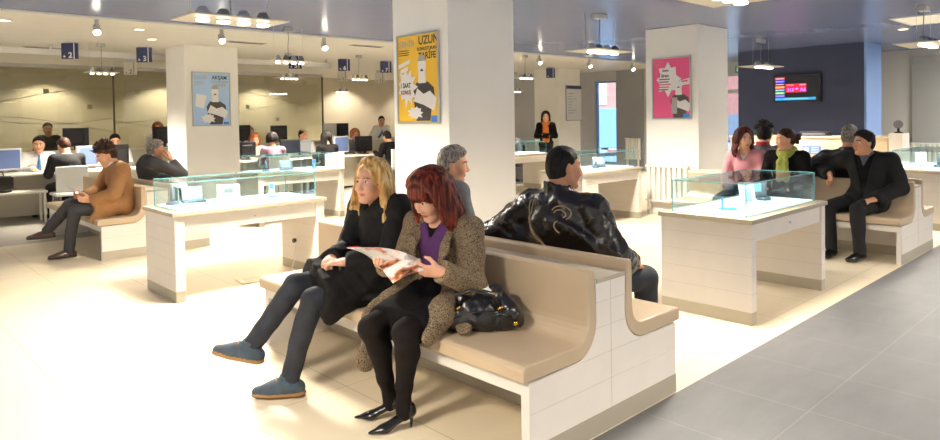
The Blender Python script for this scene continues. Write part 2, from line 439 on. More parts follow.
# ---- garments: each returns a function of the person
def top(name, m, th=.014, V=None, slope=.5, collar=0, hem=None, long=0, fold=(.004,22), h=.011, sleeve=.0, extra=None, sleeves=True, mats=None, cl=None, lapel=None, neckr=.062, seed=0, pelvis=True, sl_r=1.0, quilt=None, post=None):
    def f(P):
        J = P.J; g = (.9 if P.female else 1.0)*P.b
        S = SDF(P.lo,P.hi,h*max(1,P.q*.9))
        F = ((1,0,0),.72)
        if pelvis: S.rc(J['pel'],J['waist'],.148*g+th,.128*g+th,.03,F)
        S.rc(J['waist'],J['chest'],.128*g+th,.150*g+th,.03,F)
        S.rc(J['chest'],J['neck']-A(.005,0,.065),.148*g+th,.062+th,.03,F)
        S.rc(J['shL'],J['shR'],.052+th,.052+th,.05)
        for sd in 'LR':
            if sleeves:
                S.rc(J['sh'+sd],J['el'+sd],(.056*g+th)*sl_r,(.047*g+th)*sl_r,.03)
                e = J['el'+sd]+(J['wr'+sd]-J['el'+sd])*(1-sleeve)
                S.rc(J['el'+sd],e,(.047*g+th)*sl_r,(.035*g+th)*sl_r,.02,cap=True)
            else: S.rc(J['sh'+sd],J['sh'+sd]+(J['el'+sd]-J['sh'+sd])*.3,.056*g+th,.05*g+th,.03,cap=True)
            if long:
                a = J['hip'+sd]+A(-.02,0,.01); b = J['hip'+sd]+(J['knee'+sd]-J['hip'+sd])*long
                S.rc(a,b,.108*g+th,.088*g+th,.05,cap=True)
        if extra: extra(S,P)
        for fa,fq in ([] if not fold else fold if isinstance(fold,list) else [fold]): S.fold(fa,fq,seed+fq)
        if quilt:
            S.D = S.D-(quilt[0]*(np.abs(np.sin(PI*S.ax[2]/quilt[1]))-.6)).astype(np.float32)[None,None,:]
        nk = J['neck']
        if collar:
            S.rc(nk-A(.015,0,.05),nk+A(-.012,0,collar),.083,.080,.015,cap=True)
        S.rc(nk-A(.01,0,.02),nk+A(.0,0,.25),neckr,neckr+.012,0,op='s')
        if V is not None:
            z0 = nk[2]-V; x0 = nk[0]-.005; y0 = nk[1]
            S.cut(lambda X,Y,Z: np.maximum(np.abs(Y-y0)-(Z-z0)*slope, x0-X))
        if post: post(S,P)
        if hem is not None: S.cut(lambda X,Y,Z: hem-Z+0*X+0*Y if False else Z-hem+0*X+0*Y)
        o = S.mesh(name,mats or [m],P.o,cl and (lambda c: cl(c,P)))
        return o
    return f
def trousers(m, name='trousers', th=.014, fold=(.005,26), h=.012, cuff=.02, wide=1.0):
    def f(P):
        J = P.J; g = (.92 if P.female else 1.0)*P.b
        S = SDF(P.lo,P.hi,h*max(1,P.q*.9))
        S.rc(J['hipL'],J['hipR'],.095*g+th,.095*g+th,.03); S.rc(J['pel'],J['pel']+A(0,0,.06),.125*g+th,None,.03,((1,0,0),.75))
        for sd in 'LR':
            kn,an = J['knee'+sd],J['ank'+sd]
            S.rc(J['hip'+sd],kn,.085*g+th,.056*g+th,.02)
            e = an+nrm(an-kn)*cuff
            S.rc(kn,e,.055*g+th,(.04*g+th)*wide,.015,cap=True)
        if fold: S.fold(fold[0],fold[1],3)
        S.mesh(name,[m],P.o)
    return f
def shoes(m, sole=None, toes=None, style='shoe', name='shoe', length=1.0, h=.006):
    def f(P):
        for sd in 'LR':
            an = P.J['ank'+sd]; kn = P.J['knee'+sd]
            t = P.dirloc(toes[sd]) if toes and sd in toes else A(1,.12 if sd == 'L' else -.12,0)
            t = nrm(t); u = nrm(A(0,0,1)-t*t[2])
            S = SDF(an-A(.3,.3,.2),an+A(.3,.3,.2),h*max(1,P.q))
            sc = length*(.9 if P.female else 1.0); lw = np.cross(u,t)
            if style == 'heel':
                heel = an-u*.045-t*.028; ball = an+t*.095-A(0,0,1)*(an[2]-.022)
                S.rc(heel,heel+u*.02,.029,.030,.01); S.rc(heel,ball,.027,.031,.02,(u,.6)); tip = ball+t*.075; tip[2] = .014
                S.rc(ball,tip,.030,.010,.015,(A(0,0,1),.6))
                S.rc(an-u*.02,ball,.03,.02,.02,op='s') if False else None
                hb = heel-t*.012; hb2 = A(hb[0],hb[1],.0)-t*-.006
                S.rc(hb,hb2,.012,.005,.006)
            else:
                bt = 1.18 if style == 'boot' else 1.0
                heel = an-u*.042-t*.045*sc; ball = an-u*.052+t*.10*sc; tip = an-u*.055+t*.175*sc
                S.rc(heel,ball,.040*bt,.043*bt,.02,(u,.85)); S.rc(ball,tip,.042*bt,.030*bt,.02,(u,.78))
                S.rc(an-u*.03,an+t*.06*sc-u*.035,.042*bt,.036*bt,.03)
                if style == 'boot': S.rc(an-u*.03,an+u*.03,.043,.047,.02,cap=True)
                zs = -.083
                pl = an+u*zs
                if sole:
                    for a_,b_,r1,r2 in ((heel,ball,.043*bt,.046*bt),(ball,tip,.046*bt,.034*bt)):
                        S.rc(a_*1+u*(zs+.012-(a_-an)@u),b_+u*(zs+.012-(b_-an)@u),r1,r2,.003,(u,.34))
                S.cut(lambda X,Y,Z: (X-pl[0])*u[0]+(Y-pl[1])*u[1]+(Z-pl[2])*u[2])
            def cl(c, an=an, u=u):
                d = (c-an)@u
                return (d < -.057).astype(int)
            so = S.mesh(name,[m,sole or m],P.o,cl if sole else None)
            if style == 'boot':
                bm = BM()
                for k_ in range(4):
                    c0 = an+t*(.062+.018*k_)+u*(.012-.014*k_)
                    tube(bm,[c0-lw*.024-u*.012,c0+u*.004+t*.004,c0+lw*.024-u*.012],.0035,5)
                obj('laces',bm,mat('tan_lace',(176,140,90),.7),so)
    return f
def hair(style, m, n=40, ln=.25, part=0.0, cap=.013, h=.006, bald=False, seed=1, bangs=False, low=-.045, curl=0.0, front=True, sweep=-.06, xb=0.0, flare=.06, asym=1.0):
    def f(P):
        s = P.hs; M = P.M; hc = P.hc; q = max(1,P.q*.9)
        W = lambda v: hc+M@(np.asarray(v,float)*s)
        rng = random.Random(seed)
        ext = ln if style in ('long','bob','curly') else .05
        lo = hc-A(.2,.22,.16+ext); hi = hc+A(.2,.22,.2)
        S = SDF(lo,hi,h*q)
        E = lambda c,r,k=.012,op='u': S.ell(W(c),np.array(r)*s,M,k,op)
        E((-.016,0,.034),(.096+cap,.076+cap,.088+cap))
        if style in ('short','spiky','bald','bun','buzz'):
            E((-.03,0,-.02),(.075+cap*.6,.068+cap*.5,.07),.03)
            for y in (-1,1): E((-.012,y*.092,-.016),(.028,.03,.036),.006,'s')
            # clip nape and face
            def c1(X,Y,Z):
                v = [(X-hc[0])*M[0,i]+(Y-hc[1])*M[1,i]+(Z-hc[2])*M[2,i] for i in range(3)]
                x,y,z = [a/s for a in v]
                line = np.where(x < .0, low-.03+np.maximum(0,x+.08)*.55, .015+x*.9)
                return (z-line)*.7
            S.cut(c1)
            if bald:
                E((.01,0,.13),(.085,.062,.06),.01,'s')
            else: E((.126,0,.012),(.076,.088,.098),.01,'s')
        else:
            E((.118,0,-.04 if bangs else .002),(.080+xb*.5,.074+xb*.5,.108 if not bangs else .085),.012,'s')
            def c2(X,Y,Z):
                v = [(X-hc[0])*M[0,i]+(Y-hc[1])*M[1,i]+(Z-hc[2])*M[2,i] for i in range(3)]
                return (v[2]/s+.05+np.maximum(0,-v[0]/s)*.6)*.7
            S.cut(c2)
        if style == 'short':
            for i in range(int(n)):
                a = rng.uniform(0,2*PI); e = rng.uniform(.45,1.5)
                p = A(-.016+.1*math.cos(e)*math.cos(a),.08*math.cos(e)*math.sin(a),.034+.092*math.sin(e))
                if p[0] > .06 and p[2] < .085: continue
                if bald and p[2] > .07: continue
                if abs(p[1]) > .05 and p[2] < .06 and p[0] > -.05: continue
                S.rc(W(p*1.0),W(p*1.06+A(.012,0,.004)),.013*s,.007*s,.008)
        if style == 'spiky':
            for i in range(int(n)):
                a = rng.uniform(0,2*PI); e = rng.uniform(.2,1.5)
                dv = A(math.cos(e)*math.cos(a),math.cos(e)*math.sin(a),math.sin(e))
                p = A(-.016,0,.034)+dv*A(.1,.08,.095)
                if p[0] > .07 and p[2] < .09: continue
                S.rc(W(p),W(p+dv*rng.uniform(.025,.06)+A(rng.uniform(-.02,.02),rng.uniform(-.02,.02),.012)),.016*s,.004*s,.006)
        if style == 'bun':
            E((-.115,0,.0),(.045,.05,.05)); 
            for i in range(14):
                p = A(-.12+rng.uniform(-.03,.02),rng.uniform(-.04,.04),rng.uniform(-.04,.05)); S.rc(W(p),W(p+A(-.02,rng.uniform(-.02,.02),rng.uniform(-.05,.01))),.018*s,.01*s,.01)
        if style in ('long','bob','curly'):
            up = M.T@A(0,0,1)
            for i in range(n):
                sd = -1 if i%2 else 1
                a = (i//2+rng.uniform(0,.8))/(n/2)           # 0 front .. 1 back
                x = (.058 if bangs else .040-xb)-(.150 if bangs else .132-xb)*a
                if not front and a < .22: continue
                pts = []; 
                for t in (.06,.35,.65,.92):
                    ph = t*PI/2
                    yy = (.078+cap)*math.sin(ph)*(1-.45*max(0,a-.6)/.4)
                    zz = .034+(.092+cap)*math.cos(ph)*math.sqrt(max(.2,1-(x/.125)**2))
                    xx = x-.012*t if a < .5 else x-.02*t*(a)
                    pts.append(W((xx,sd*yy+part*(1-t),zz)))
                L = ln*rng.uniform(.82,1.08)*(asym if sd < 0 else 1); p = pts[-1]; dr = M@A(sweep+rng.uniform(-.05,.04),sd*flare*rng.uniform(.4,1.6),0)
                ph = rng.uniform(0,6); nn = 7
                for j in range(1,nn+1):
                    f_ = j/nn
                    wv = curl*A(math.sin(ph+f_*14),math.cos(ph+f_*14),0)
                    pts.append(p+A(0,0,-L*f_)+dr*L*f_*1.1+wv)
                rs = [.009*s]*4+[(.0095-.0055*(j/nn))*s for j in range(1,nn+1)]
                if style == 'curly': rs = [r*1.5 for r in rs]
                S.chain(pts,rs,.016)
            if style != 'curly':
                for sd in (-1,1):
                    for x0,ff in ((-.02,.5),(-.06,.5),(-.095,.45)):
                        p0 = W((x0,sd*(.082 if x0 > -.09 else .045),.03)); p1 = p0+A(0,0,-.10)*s; p2 = p1+(A(0,0,-ln*.62)+M@A(sweep,sd*flare,0)*ln*.7)*(asym if sd < 0 else 1)
                        S.chain([p0,p1,p2],[.022*s,.026*s,.016*s],.02,flat=(M@A(.2,1,0),ff))
        if bangs:
            for i in range(22):
                y = -.062+.124*i/21+rng.uniform(-.004,.004)
                x = math.sqrt(max(.01,1-(y/.085)**2))
                S.chain([W((.035,y*.6,.122)),W((.072*x+.012,y*.9,.095)),W((.090*x+.010,y,.062)),W((.092*x+.008,y*1.05,.036+rng.uniform(-.008,.006)))],[.011*s,.010*s,.009*s,.006*s],.005)
        S.fold(.0014 if style not in ('short','buzz') else .0022,130,seed,(1,1,.25) if style != 'short' else (1,1,.8))
        S.mesh('hair',[m],P.o,smooth=1)
    return f
def scarf(m, name='scarf', tail=.3, r=.03):
    def f(P):
        nk = P.J['neck']; S = SDF(P.lo,P.hi,.008*max(1,P.q*.8))
        for j,(rr,dz) in enumerate(((.085,.0),(.078,.035))):
            pts = [nk+A(-.01+rr*1.02*math.cos(a),rr*math.sin(a),dz-.02-.02*math.cos(a)) for a in np.linspace(0,2*PI,13)]
            S.chain(pts,[r]*13,.01)
        x = P.J['chest'][0]+.135*P.b
        for y in (-.03,.035):
            S.chain([nk+A(.09,y*.5,-.03),A(x+.02,y,nk[2]-.12),A(x+.015,y*1.3,nk[2]-tail)],[r,r*1.1,r*1.25],.01,flat=((1,0,0),.5))
        S.fold(.003,34,2,(1,1,.4)); S.mesh(name,[m],P.o)
    return f
def tie(m):
    def f(P):
        J = P.J; x = lambda t: None
        S = SDF(P.lo,P.hi,.008*max(1,P.q*.8)); nk = J['neck']; ch = J['chest']; g = P.b
        S.chain([nk+A(.066,0,-.035),nk+A(.092,0,-.075),ch+A(.135*g,0,0),J['waist']+A(.128*g,0,.03)],[.016,.017,.026,.033],.005,flat=((1,0,0),.45))
        S.mesh('necktie',[m],P.o)
    return f
# ------------------------------------------------------------------ palette
white_paint = mat('white_paint',(226,220,208),.6,var=(3,.02))
column_paint = mat('column_paint',(246,243,236),.55,var=(2,.015))
panel_white = mat('panel_white',(226,219,209),.38,var=(5,.02))
plinth_grey = mat('plinth_grey',(178,170,152),.42,metal=.2)
groove = mat('groove',(206,198,187),.6)
counter_edge = mat('counter_edge',(170,160,138),.45,var=(30,.08),stretch=(1,8,1))
vinyl = mat('beige_vinyl',(190,169,140),.42,bump=(70,.06),var=(4,.03),spec=.45)
steel = mat('brushed_steel',(190,190,188),.3,metal=.9)
chrome = mat('chrome',(215,215,215),.12,metal=1)
dark_plastic = mat('black_plastic',(24,24,27),.35)
grey_plastic = mat('grey_plastic',(120,122,126),.45)
white_plastic = mat('white_plastic',(218,218,214),.35)
navy = mat('navy_sign',(38,48,92),.5)
ink = mat('black_ink',(30,28,28),.7)
grey_ink = mat('grey_ink',(130,128,130),.8)
paper = mat('white_paper',(240,238,232),.7)
lamp_glow = mat('lamp_glow',(255,244,225),.3,emit=((255,240,212),4))
case_glass = glass('case_glass',(247,253,253),density=1.0)
edge_glass = mat('glass_edge',(104,164,166),.12,spec=.8)
part_glass = glass('partition_glass',(238,239,230),density=1.2)
win_glass = glass('window_glass',(225,236,245))

# ------------------------------------------------------------------ setting
ZC = 2.8; XR = 16.4; YB = 18.0
beige_tile = tiles('beige_tile',(226,212,184),(186,168,138),.891,5.56-.585*2,1.17,.584,.28,.05,0.0)
grey_tile = tiles('grey_tile',(106,106,108),(128,125,120),.0,1.28,1.17,.585,.42,.16,0.0)
struct('floor',bx(-3,XR,1.866,10.0,-.1,0),beige_tile,'beige stone tile floor of the seating area')
struct('floor',bx(-3,XR+.6,-3,1.866,-.1,0),grey_tile,'grey stone tile walkway in front of the benches')
struct('floor',bx(-3,XR,10.0,YB,-.1,0),tiles('pale_grey_tile',(156,152,144),(172,166,154),.0,1.28,1.17,.585,.4,.12,0.0),'grey tile floor under the service desks')
blue_ceiling = mat('blue_ceiling',(104,118,162),.24,spec=.6,var=(3,.02),stretch=(1,14,1))
white_ceiling = mat('white_ceiling',(234,228,216),.45,var=(2,.04),stretch=(1,12,1))
struct('ceiling',bx(-3,XR+.6,-3,9.1,ZC,ZC+.15),blue_ceiling,'glossy blue grey ceiling over the seating area')
struct('ceiling',bx(-3,XR,9.1,YB+.1,ZC,ZC+.15),white_ceiling,'cream white ceiling over the service desks')
struct('trim_1',bx(-3,XR,9.06,9.14,ZC-.025,ZC-.002),white_plastic,'white metal strip along the edge of the blue ceiling')
tan_wall = mat('tan_wall',(206,194,170),.7,var=(1.2,.04))
grey_wall = mat('grey_wall',(182,182,184),.7,var=(1.5,.03))
dark_wall = mat('dark_grey_wall',(146,147,150),.65)
struct('wall_back',bx(-3,XR+.2,YB,YB+.2,0,ZC),tan_wall)
bm = BM()
for a,b,z0,z1 in ((11.95,YB,0,ZC),(11.2,11.95,2.52,ZC),(8.6,11.2,0,ZC),(6.6,8.6,2.5,ZC),(6.0,6.6,0,ZC)): box(bm,XR,XR+.2,a,b,z0,z1)
struct('wall_right',bm,grey_wall)
struct('trim_2',bx(XR-.03,XR-.002,10.3,11.18,0,ZC-.01),dark_wall,'dark grey wall panel beside the street window')
struct('wall_side',bx(XR+.25,XR+.45,-3,6.0,0,ZC),mat('pale_wall',(206,203,196),.6),'pale wall of the side room')
struct('trim_3',bx(XR+.21,XR+.248,-3,3.95,.02,ZC-.16),mat('silver_panel',(170,170,166),.3),'grey wall panel of the side room')
struct('wall_link',bx(14.9,XR+.25,5.8,6.0,0,ZC),grey_wall)
# blue clad pillar wall carrying the television
struct('wall_blue',bx(14.0,14.9,4.1,6.5,0,ZC),mat('navy_wall',(44,53,84),.5,var=(2,.03)),'dark blue wall behind the reception counter')
struct('trim_4',bx(14.0,14.9,4.06,4.098,0,ZC-.003),mat('daylit_wall_blue',(128,160,214),.35),'end face of the dark blue wall with daylight painted in')  # daylight on the wall end, painted as a lighter blue
for i,(x,y,l) in enumerate(((4.27,4.8,'white square column behind the front bench'),(4.29,11.4,'white square column between the service desks'),(9.07,4.8,'white square column with a radiator'),(14.05,11.4,'white square column with a notice board'))):
    struct('column',bx(x,x+.92,y,y+.86,0,ZC-.001),column_paint,l,'column',bevel=.008)
# windows
def window(name,y0,y1,z0,z1,nm=1,door=False):
    fm = mat('window_frame',(120,150,200),.4)
    bm = BM(); w = .05
    for a,b,c,d in ((y0,y0+w,z0,z1),(y1-w,y1,z0,z1),(y0+w,y1-w,z0,z0+w),(y0+w,y1-w,z1-w,z1)): box(bm,XR+.05,XR+.13,a,b,c,d)
    for k in range(1,nm): 
        ym = y0+(y1-y0)*k/nm; box(bm,XR+.05,XR+.13,ym-.03,ym+.03,z0+w,z1-w)
    if door: box(bm,XR+.05,XR+.13,y0+w,y1-w,2.02,2.12)
    o = struct(name,bm,fm if not door else steel)
    obj('pane',bx(XR+.08,XR+.09,y0+.02,y1-.02,z0+.02,z1-.02),win_glass,o)
    return o
window('window_1',11.2,11.95,.12,2.52)
struct('trim_5',bx(XR+.02,XR+.18,11.2,11.95,0,.12),grey_wall,'low sill under the street window')
window('door_1',6.6,8.6,0,2.5,2,True)
# glass partition behind the desks
for i,(a,b) in enumerate(((-.6,1.8),(1.82,4.2),(4.22,6.6),(6.62,9.06))):
    o = struct('window_%d'%(i+2),bx(a,b,15.0,15.015,.02,2.6),part_glass,'green tinted glass partition pane behind the desks')
    line = mat('etched_line',(150,146,120),.6)
    for k in range(3):
        ph = i*1.3+k*2.1; pts = [(a+(b-a)*t,14.996,1.45+.28*k+.22*math.sin(ph+t*2.4)) for t in np.linspace(0,1,14)]
        obj('etched_line',tb(pts,.006,5),line,o)
    for k in range(3):
        x = a+.4+.75*k; z = 1.5+.3*((k*7+i*3)%4)
        obj('etched_mark',bx(x,x+.09,14.992,14.998,z,z+.09),line,o)
    struct('trim_%d'%(i+6),bx(a,b,14.97,15.05,2.6,2.66),steel,'steel head rail of the glass partition')
for i,x in enumerate((1.81,4.21,6.61,9.07)): struct('trim_%d'%(i+10),bx(x-.012,x+.012,14.985,15.03,0,2.6),mat('dark_joint',(92,88,66),.5),'dark joint between the partition panes')
struct('trim_14',bx(-.6,7.8,12.55,12.62,2.62,2.72),white_plastic,'white ceiling rail above the service desks')
for a in (0,2.6,5.2,7.7): struct('trim_15',bx(a,a+.03,12.57,12.6,2.72,ZC),white_plastic,'hanger of the white ceiling rail')

# ------------------------------------------------------------------ street outside
ext = thing('building','red brick apartment building across the street seen through the window','building',(34,30,0))
brick = mat('pink_brick',(222,150,140),.8,var=(3,.08))
obj('facade',bx(0,6,-12,14,1.5,14),brick,ext)
obj('shopfront',bx(-.1,6,-12,14,0,1.5),mat('shop_grey',(150,165,185),.6),ext)
obj('awning',bx(-.8,0,-12,14,.9,1.55),mat('awning_pale',(205,222,240),.6),ext)
for k in range(14):
    for z in (2.2,5.4): obj('window',bx(-.06,.1,-11.5+k*1.8,-10.6+k*1.8,z,z+1.3),mat('window_white',(232,236,240),.4),ext)
struct('ground',bx(XR+.5,60,-12,60,-.25,-.12),mat('street_snow',(196,208,222),.8),'pale street outside the window')
v = thing('van','pale blue van parked on the street outside the window','van',(24.0,17.6,-.12),R(50))
obj('body',prism(BM(),[(-2.2,.35),(2.2,.35),(2.2,1.0),(1.5,1.15),(1.0,1.9),(-2.2,1.95)],-.9,.9),mat('van_blue',(150,190,225),.3),v,bevel=.05)
obj('side_window',bx(-1.4,.9,-.92,-.9,1.2,1.75),mat('van_glass',(60,80,100),.1),v)
for x in (-1.4,1.4):
    for y in (-.86,.86): obj('wheel',tb([(x,y-.1,.33),(x,y+.1,.33)],.33,20),dark_plastic,v)

# ------------------------------------------------------------------ display cases
CASES = []
def display_case(x,y,label,L=1.45,W=.74,H=.75,g=.24,gin=.08):
    t = thing('display_case',label,'display case',(x,y,0),0,'lit glass phone display cases')
    obj('countertop',bx(0,L,0,W,H-.035,H),counter_edge,t,bevel=.004)
    for x0 in (.02,L-.10):
        bm = bx(x0,x0+.08,.015,W-.015,.09,H-.035)
        o = obj('leg_panel',bm,panel_white,t,bevel=.003)
        bm = BM()
        for z in (.22,.35,.48,.61):
            box(bm,x0-.001,x0+.081,.014,W-.014,z,z+.003)
        obj('groove',bm,groove,o)
        obj('plinth',bx(x0+.001,x0+.079,.017,W-.017,0,.09),plinth_grey,o)
    obj('apron',bx(.10,L-.10,.03,.05,H-.17,H-.035),panel_white,t); obj('apron',bx(.10,L-.10,W-.05,W-.03,H-.17,H-.035),panel_white,t)
    obj('underside',bx(.10,L-.10,.05,W-.05,H-.09,H-.036),panel_white,t)
    obj('lock',tb([(L/2,.03,H-.1),(L/2,.022,H-.1)],.008,10),steel,t)
    obj('light_shelf',bx(gin+.012,L-gin-.012,gin+.012,W-gin-.012,H,H+.012),mat('case_light',(235,248,250),.4,emit=((205,240,246),.55)),t)
    th = .008; a,b,c,d = gin,L-gin,gin,W-gin
    bm = BM()
    box(bm,a,b,c,c+th,H,H+g-th); box(bm,a,b,d-th,d,H,H+g-th); box(bm,a,a+th,c+th,d-th,H,H+g-th); box(bm,b-th,b,c+th,d-th,H,H+g-th)
    gl = obj('glass_side',bm,case_glass,t)
    obj('glass_top',bx(a-.002,b+.002,c-.002,d+.002,H+g-th,H+g),case_glass,t)
    bm = BM(); e = .003
    for (xx,yy) in ((a,c),(b,c),(a,d),(b,d)): box(bm,xx-e,xx+e,yy-e,yy+e,H,H+g)
    for yy in (c,d): box(bm,a,b,yy-e,yy+e,H+g-e,H+g+e)
    for xx in (a,b): box(bm,xx-e,xx+e,c,d,H+g-e,H+g+e)
    obj('glass_edge',bm,edge_glass,gl)
    l = bpy.data.lights.new('case_lamp','AREA'); l.energy = .7; l.color = (.8,.95,1); l.shape = 'RECTANGLE'; l.size = L-.3; l.size_y = W-.3
    lo = bpy.data.objects.new('case_lamp',l); C.objects.link(lo); lo.parent = t; lo.location = (L/2,W/2,H+.03); lo.rotation_euler = (PI,0,0)
    return t
display_case(4.64,2.06,'beige glass-topped display case nearest the women in pink coat and green scarf')
display_case(2.015,5.694,'white glass-topped display case holding a white desk phone, left of the front bench')
display_case(4.34,8.95,'glass-topped display case in front of the desk with the plaid shirt customer')
display_case(7.14,5.42,'glass-topped display case behind the man in the leather jacket')
display_case(9.5,9.1,'glass-topped display case in front of the woman with the orange scarf')
display_case(9.96,1.95,'glass-topped display case by the right edge, behind the dark-suited man on the bench')

ZS = .762
def desk_phone(x,y,rz,label):
    t = thing('desk_phone',label,'phone',(x,y,ZS),rz)
    obj('body',prism(BM(),[(-.07,0),(.09,0),(.055,.06),(.02,.15),(-.0,.155)],-.1,.1),white_plastic,t,bevel=.006)
    M = Matrix.Translation((.043,0,.105)) @ Matrix.Rotation(R(68),4,'Y')
    obj('screen',bx(-.022,.022,-.04,.04,0,.004,M=M),mat('lcd',(90,100,105),.2),t)
    bm = BM()
    M2 = Matrix.Translation((.071,0,.04)) @ Matrix.Rotation(R(60),4,'Y')
    for i in range(3):
        for j in range(4): box(bm,-.03+j*.016,-.02+j*.016,-.03+i*.018,-.018+i*.018,0,.006,M=M2)
    obj('keypad',bm,grey_plastic,t)
    bm = tb([(.085,.075,.02),(.06,.08,.06),(.035,.08,.11),(.01,.075,.15)],[.02,.015,.015,.02],10)
    obj('handset',bm,white_plastic,t)
def mobile(x,y,rz,label,c,stand=True):
    t = thing('mobile_phone',label,'phone',(x,y,ZS),rz)
    M = Matrix.Translation((0,0,.012)) @ Matrix.Rotation(R(-12),4,'Y')
    obj('body',bx(-.009,.009,-.026,.026,0,.125,M=M),c,t,bevel=.004)
    obj('screen',bx(.009,.0105,-.021,.021,.065,.115,M=M),mat('phone_screen',(70,110,190),.15),t)
    obj('stand',bx(-.05,.03,-.035,.035,0,.012),mat('acrylic_blue',(90,150,190),.2),t,bevel=.003)
def tablet_stand(x,y,rz,label,h=.19):
    t = thing('display_stand',label,'display stand',(x,y,ZS),rz)
    M = Matrix.Rotation(R(-28),4,'Y')
    obj('board',bx(0,.014,-.06,.06,0,h,M=M),white_plastic,t,bevel=.004)
    obj('phone',bx(.014,.026,-.022,.03,.02,h*.7,M=M),mat('phone_silver',(150,190,215),.25),t,bevel=.003)
    obj('foot',bx(-.11,.01,-.05,.05,0,.008),white_plastic,t)
def handset_on_base(x,y,rz,label,h=.17):
    t = thing('cordless_phone',label,'phone',(x,y,ZS),rz)
    bm = BM(); lathe(bm,[(.055,0),(.06,.012),(.045,.03),(.02,.036)],20); obj('base',bm,mat('phone_dark',(62,82,100),.3),t)
    obj('handset',tb([(0,0,.03),(.004,0,h*.6),(.012,0,h)],[.022,.02,.016],10),mat('phone_grey',(92,106,118),.35),t)
def laptop_phone(x,y,rz,label):
    t = thing('screen_phone',label,'phone',(x,y,ZS),rz)
    obj('base',bx(-.06,.1,-.1,.1,0,.02),mat('phone_dark',(62,82,100),.3),t,bevel=.004)
    M = Matrix.Translation((-.03,0,.015)) @ Matrix.Rotation(R(-22),4,'Y')
    o = obj('screen_frame',bx(-.012,.012,-.09,.09,0,.13,M=M),mat('phone_grey',(92,106,118),.35),t,bevel=.004)
    obj('screen',bx(.012,.0135,-.06,.06,.03,.11,M=M),mat('screen_blue',(120,190,225),.2,emit=((130,200,235),.25)),o)
desk_phone(2.66,6.08,R(-112),'white desk phone with a grey display in the glass case')
mobile(3.08,6.06,R(-125),'slim white mobile phone standing beside the white desk phone','' or white_plastic)
laptop_phone(2.40,6.25,R(-100),'grey screen phone at the back of the case with the white desk phone')
handset_on_base(2.20,6.20,R(-100),'grey cordless phone by the left pane of the case with the desk phone')
t = thing('phone_cable','short blue cable lying in front of the white desk phone','cable',(2.45,5.98,ZS)); obj('cord',tb([(-.08,0,.006),(-.02,.02,.006),(.04,.0,.012),(.08,.02,.006)],.006,6),mat('cable_blue',(70,120,150),.4),t)
tablet_stand(5.38,2.42,R(-140),'white slanted phone stand in the right-hand display case')
t = thing('phone_cradle','small bright blue phone cradle in the right-hand display case','phone cradle',(4.98,2.40,ZS),R(-140))
obj('tray',bx(-.04,.05,-.06,.06,0,.012),mat('cradle_blue',(70,190,220),.25),t); obj('post',bx(.04,.05,-.06,-.045,0,.1),mat('acrylic_blue',(90,150,190),.2),t)
handset_on_base(5.72,2.44,R(-120),'grey cordless phone next to the white slanted stand')
laptop_phone(5.86,2.58,R(-150),'dark screen phone at the far end of the right-hand display case')
handset_on_base(4.62,9.25,R(-110),'cordless phone at the left end of the case before the plaid shirt customer')
laptop_phone(5.0,9.35,R(-110),'screen phone in the middle of the case before the plaid shirt customer')
mobile(5.45,9.3,R(-120),'upright blue mobile phone in the case before the plaid shirt customer',mat('phone_blue',(80,130,200),.3))
laptop_phone(8.1,5.85,R(-140),'screen phone in the case behind the leather jacket man')
handset_on_base(7.9,5.75,R(-140),'dark phone lying beside the screen phone behind the leather jacket man',.09)
tablet_stand(9.95,9.45,R(-120),'white phone stand in the case before the woman with the orange scarf',.2)
tablet_stand(10.2,2.32,R(-160),'white slanted phone stand in the case by the right edge',.22)
handset_on_base(10.5,2.2,R(-150),'cordless phone in the case by the right edge')

# ------------------------------------------------------------------ benches
def arc(cx,cy,r,a0,a1,n=6): return [(cx+r*math.cos(R(a0+(a1-a0)*i/n)),cy+r*math.sin(R(a0+(a1-a0)*i/n))) for i in range(n+1)]
def bench(cx,y0,y1,label):
    t = thing('bench',label,'bench',(cx,y0,0),0,'double-sided waiting benches'); L = y1-y0
    for s in (-1,1):
        top_ = [(-.63,.385)]+arc(-.605,.43,.025,180,90,3)+arc(-.27,.545,.09,-90,0,6)+arc(-.155,.765,.022,170,0,4)
        bot_ = arc(-.28,.545,.165,0,-90,8)
        poly = [(s*u,z) for u,z in top_+bot_]
        obj('seat_cushion',prism(BM(),poly,0,L),vinyl,t,bevel=.008)
        under = arc(-.28,.545,.165,-90,0,8)
        pan = [(-.59,0),(-.59,.375)]+[(u,z-.003) for u,z in under]+[(-.12,.73),(0,.73),(0,0)]
        pan = [(s*u,z) for u,z in pan]
        for a,b in ((0.004,.05),(L-.05,L-.004)):
            o = obj('end_panel',prism(BM(),pan,a,b),panel_white,t)
            bm = BM(); e = a if a < .1 else b
            for z,u0 in ((.24,-.588),(.37,-.588),(.50,-.13),(.62,-.12)):
                box(bm,min(s*u0,s*.008),max(s*u0,s*.008),e-.001,e+.001,z,z+.003)
            box(bm,min(0,s*.0018),max(0,s*.0018),e-.001,e+.001,.0,.73)
            obj('groove',bm,groove,o)
            obj('plinth',bx(min(s*.591,0),max(s*.591,0),e-.003,e+.003,.003,.10),plinth_grey,o)
        xa,xb = sorted((s*.59,s*.55))
        obj('front_rail',bx(xa,xb,.05,L-.05,.315,.375),panel_white,t)
        xa,xb = sorted((s*.55,s*.10))
        obj('seat_board',bx(xa,xb,.05,L-.05,.345,.372),panel_white,t)
        xa,xb = sorted((s*.13,s*.11)); o = obj('inner_panel',bx(xa,xb,.05,L-.05,.1,.345),panel_white,t)
        xa,xb = sorted((s*.132,s*.11)); obj('plinth',bx(xa,xb,.05,L-.05,0,.1),plinth_grey,o)
    obj('back_core',bx(-.1,.1,.05,L-.05,.345,.71),panel_white,t)
    obj('top_cap',bx(-.115,.115,.0,L,.712,.732),plinth_grey,t)
    return t
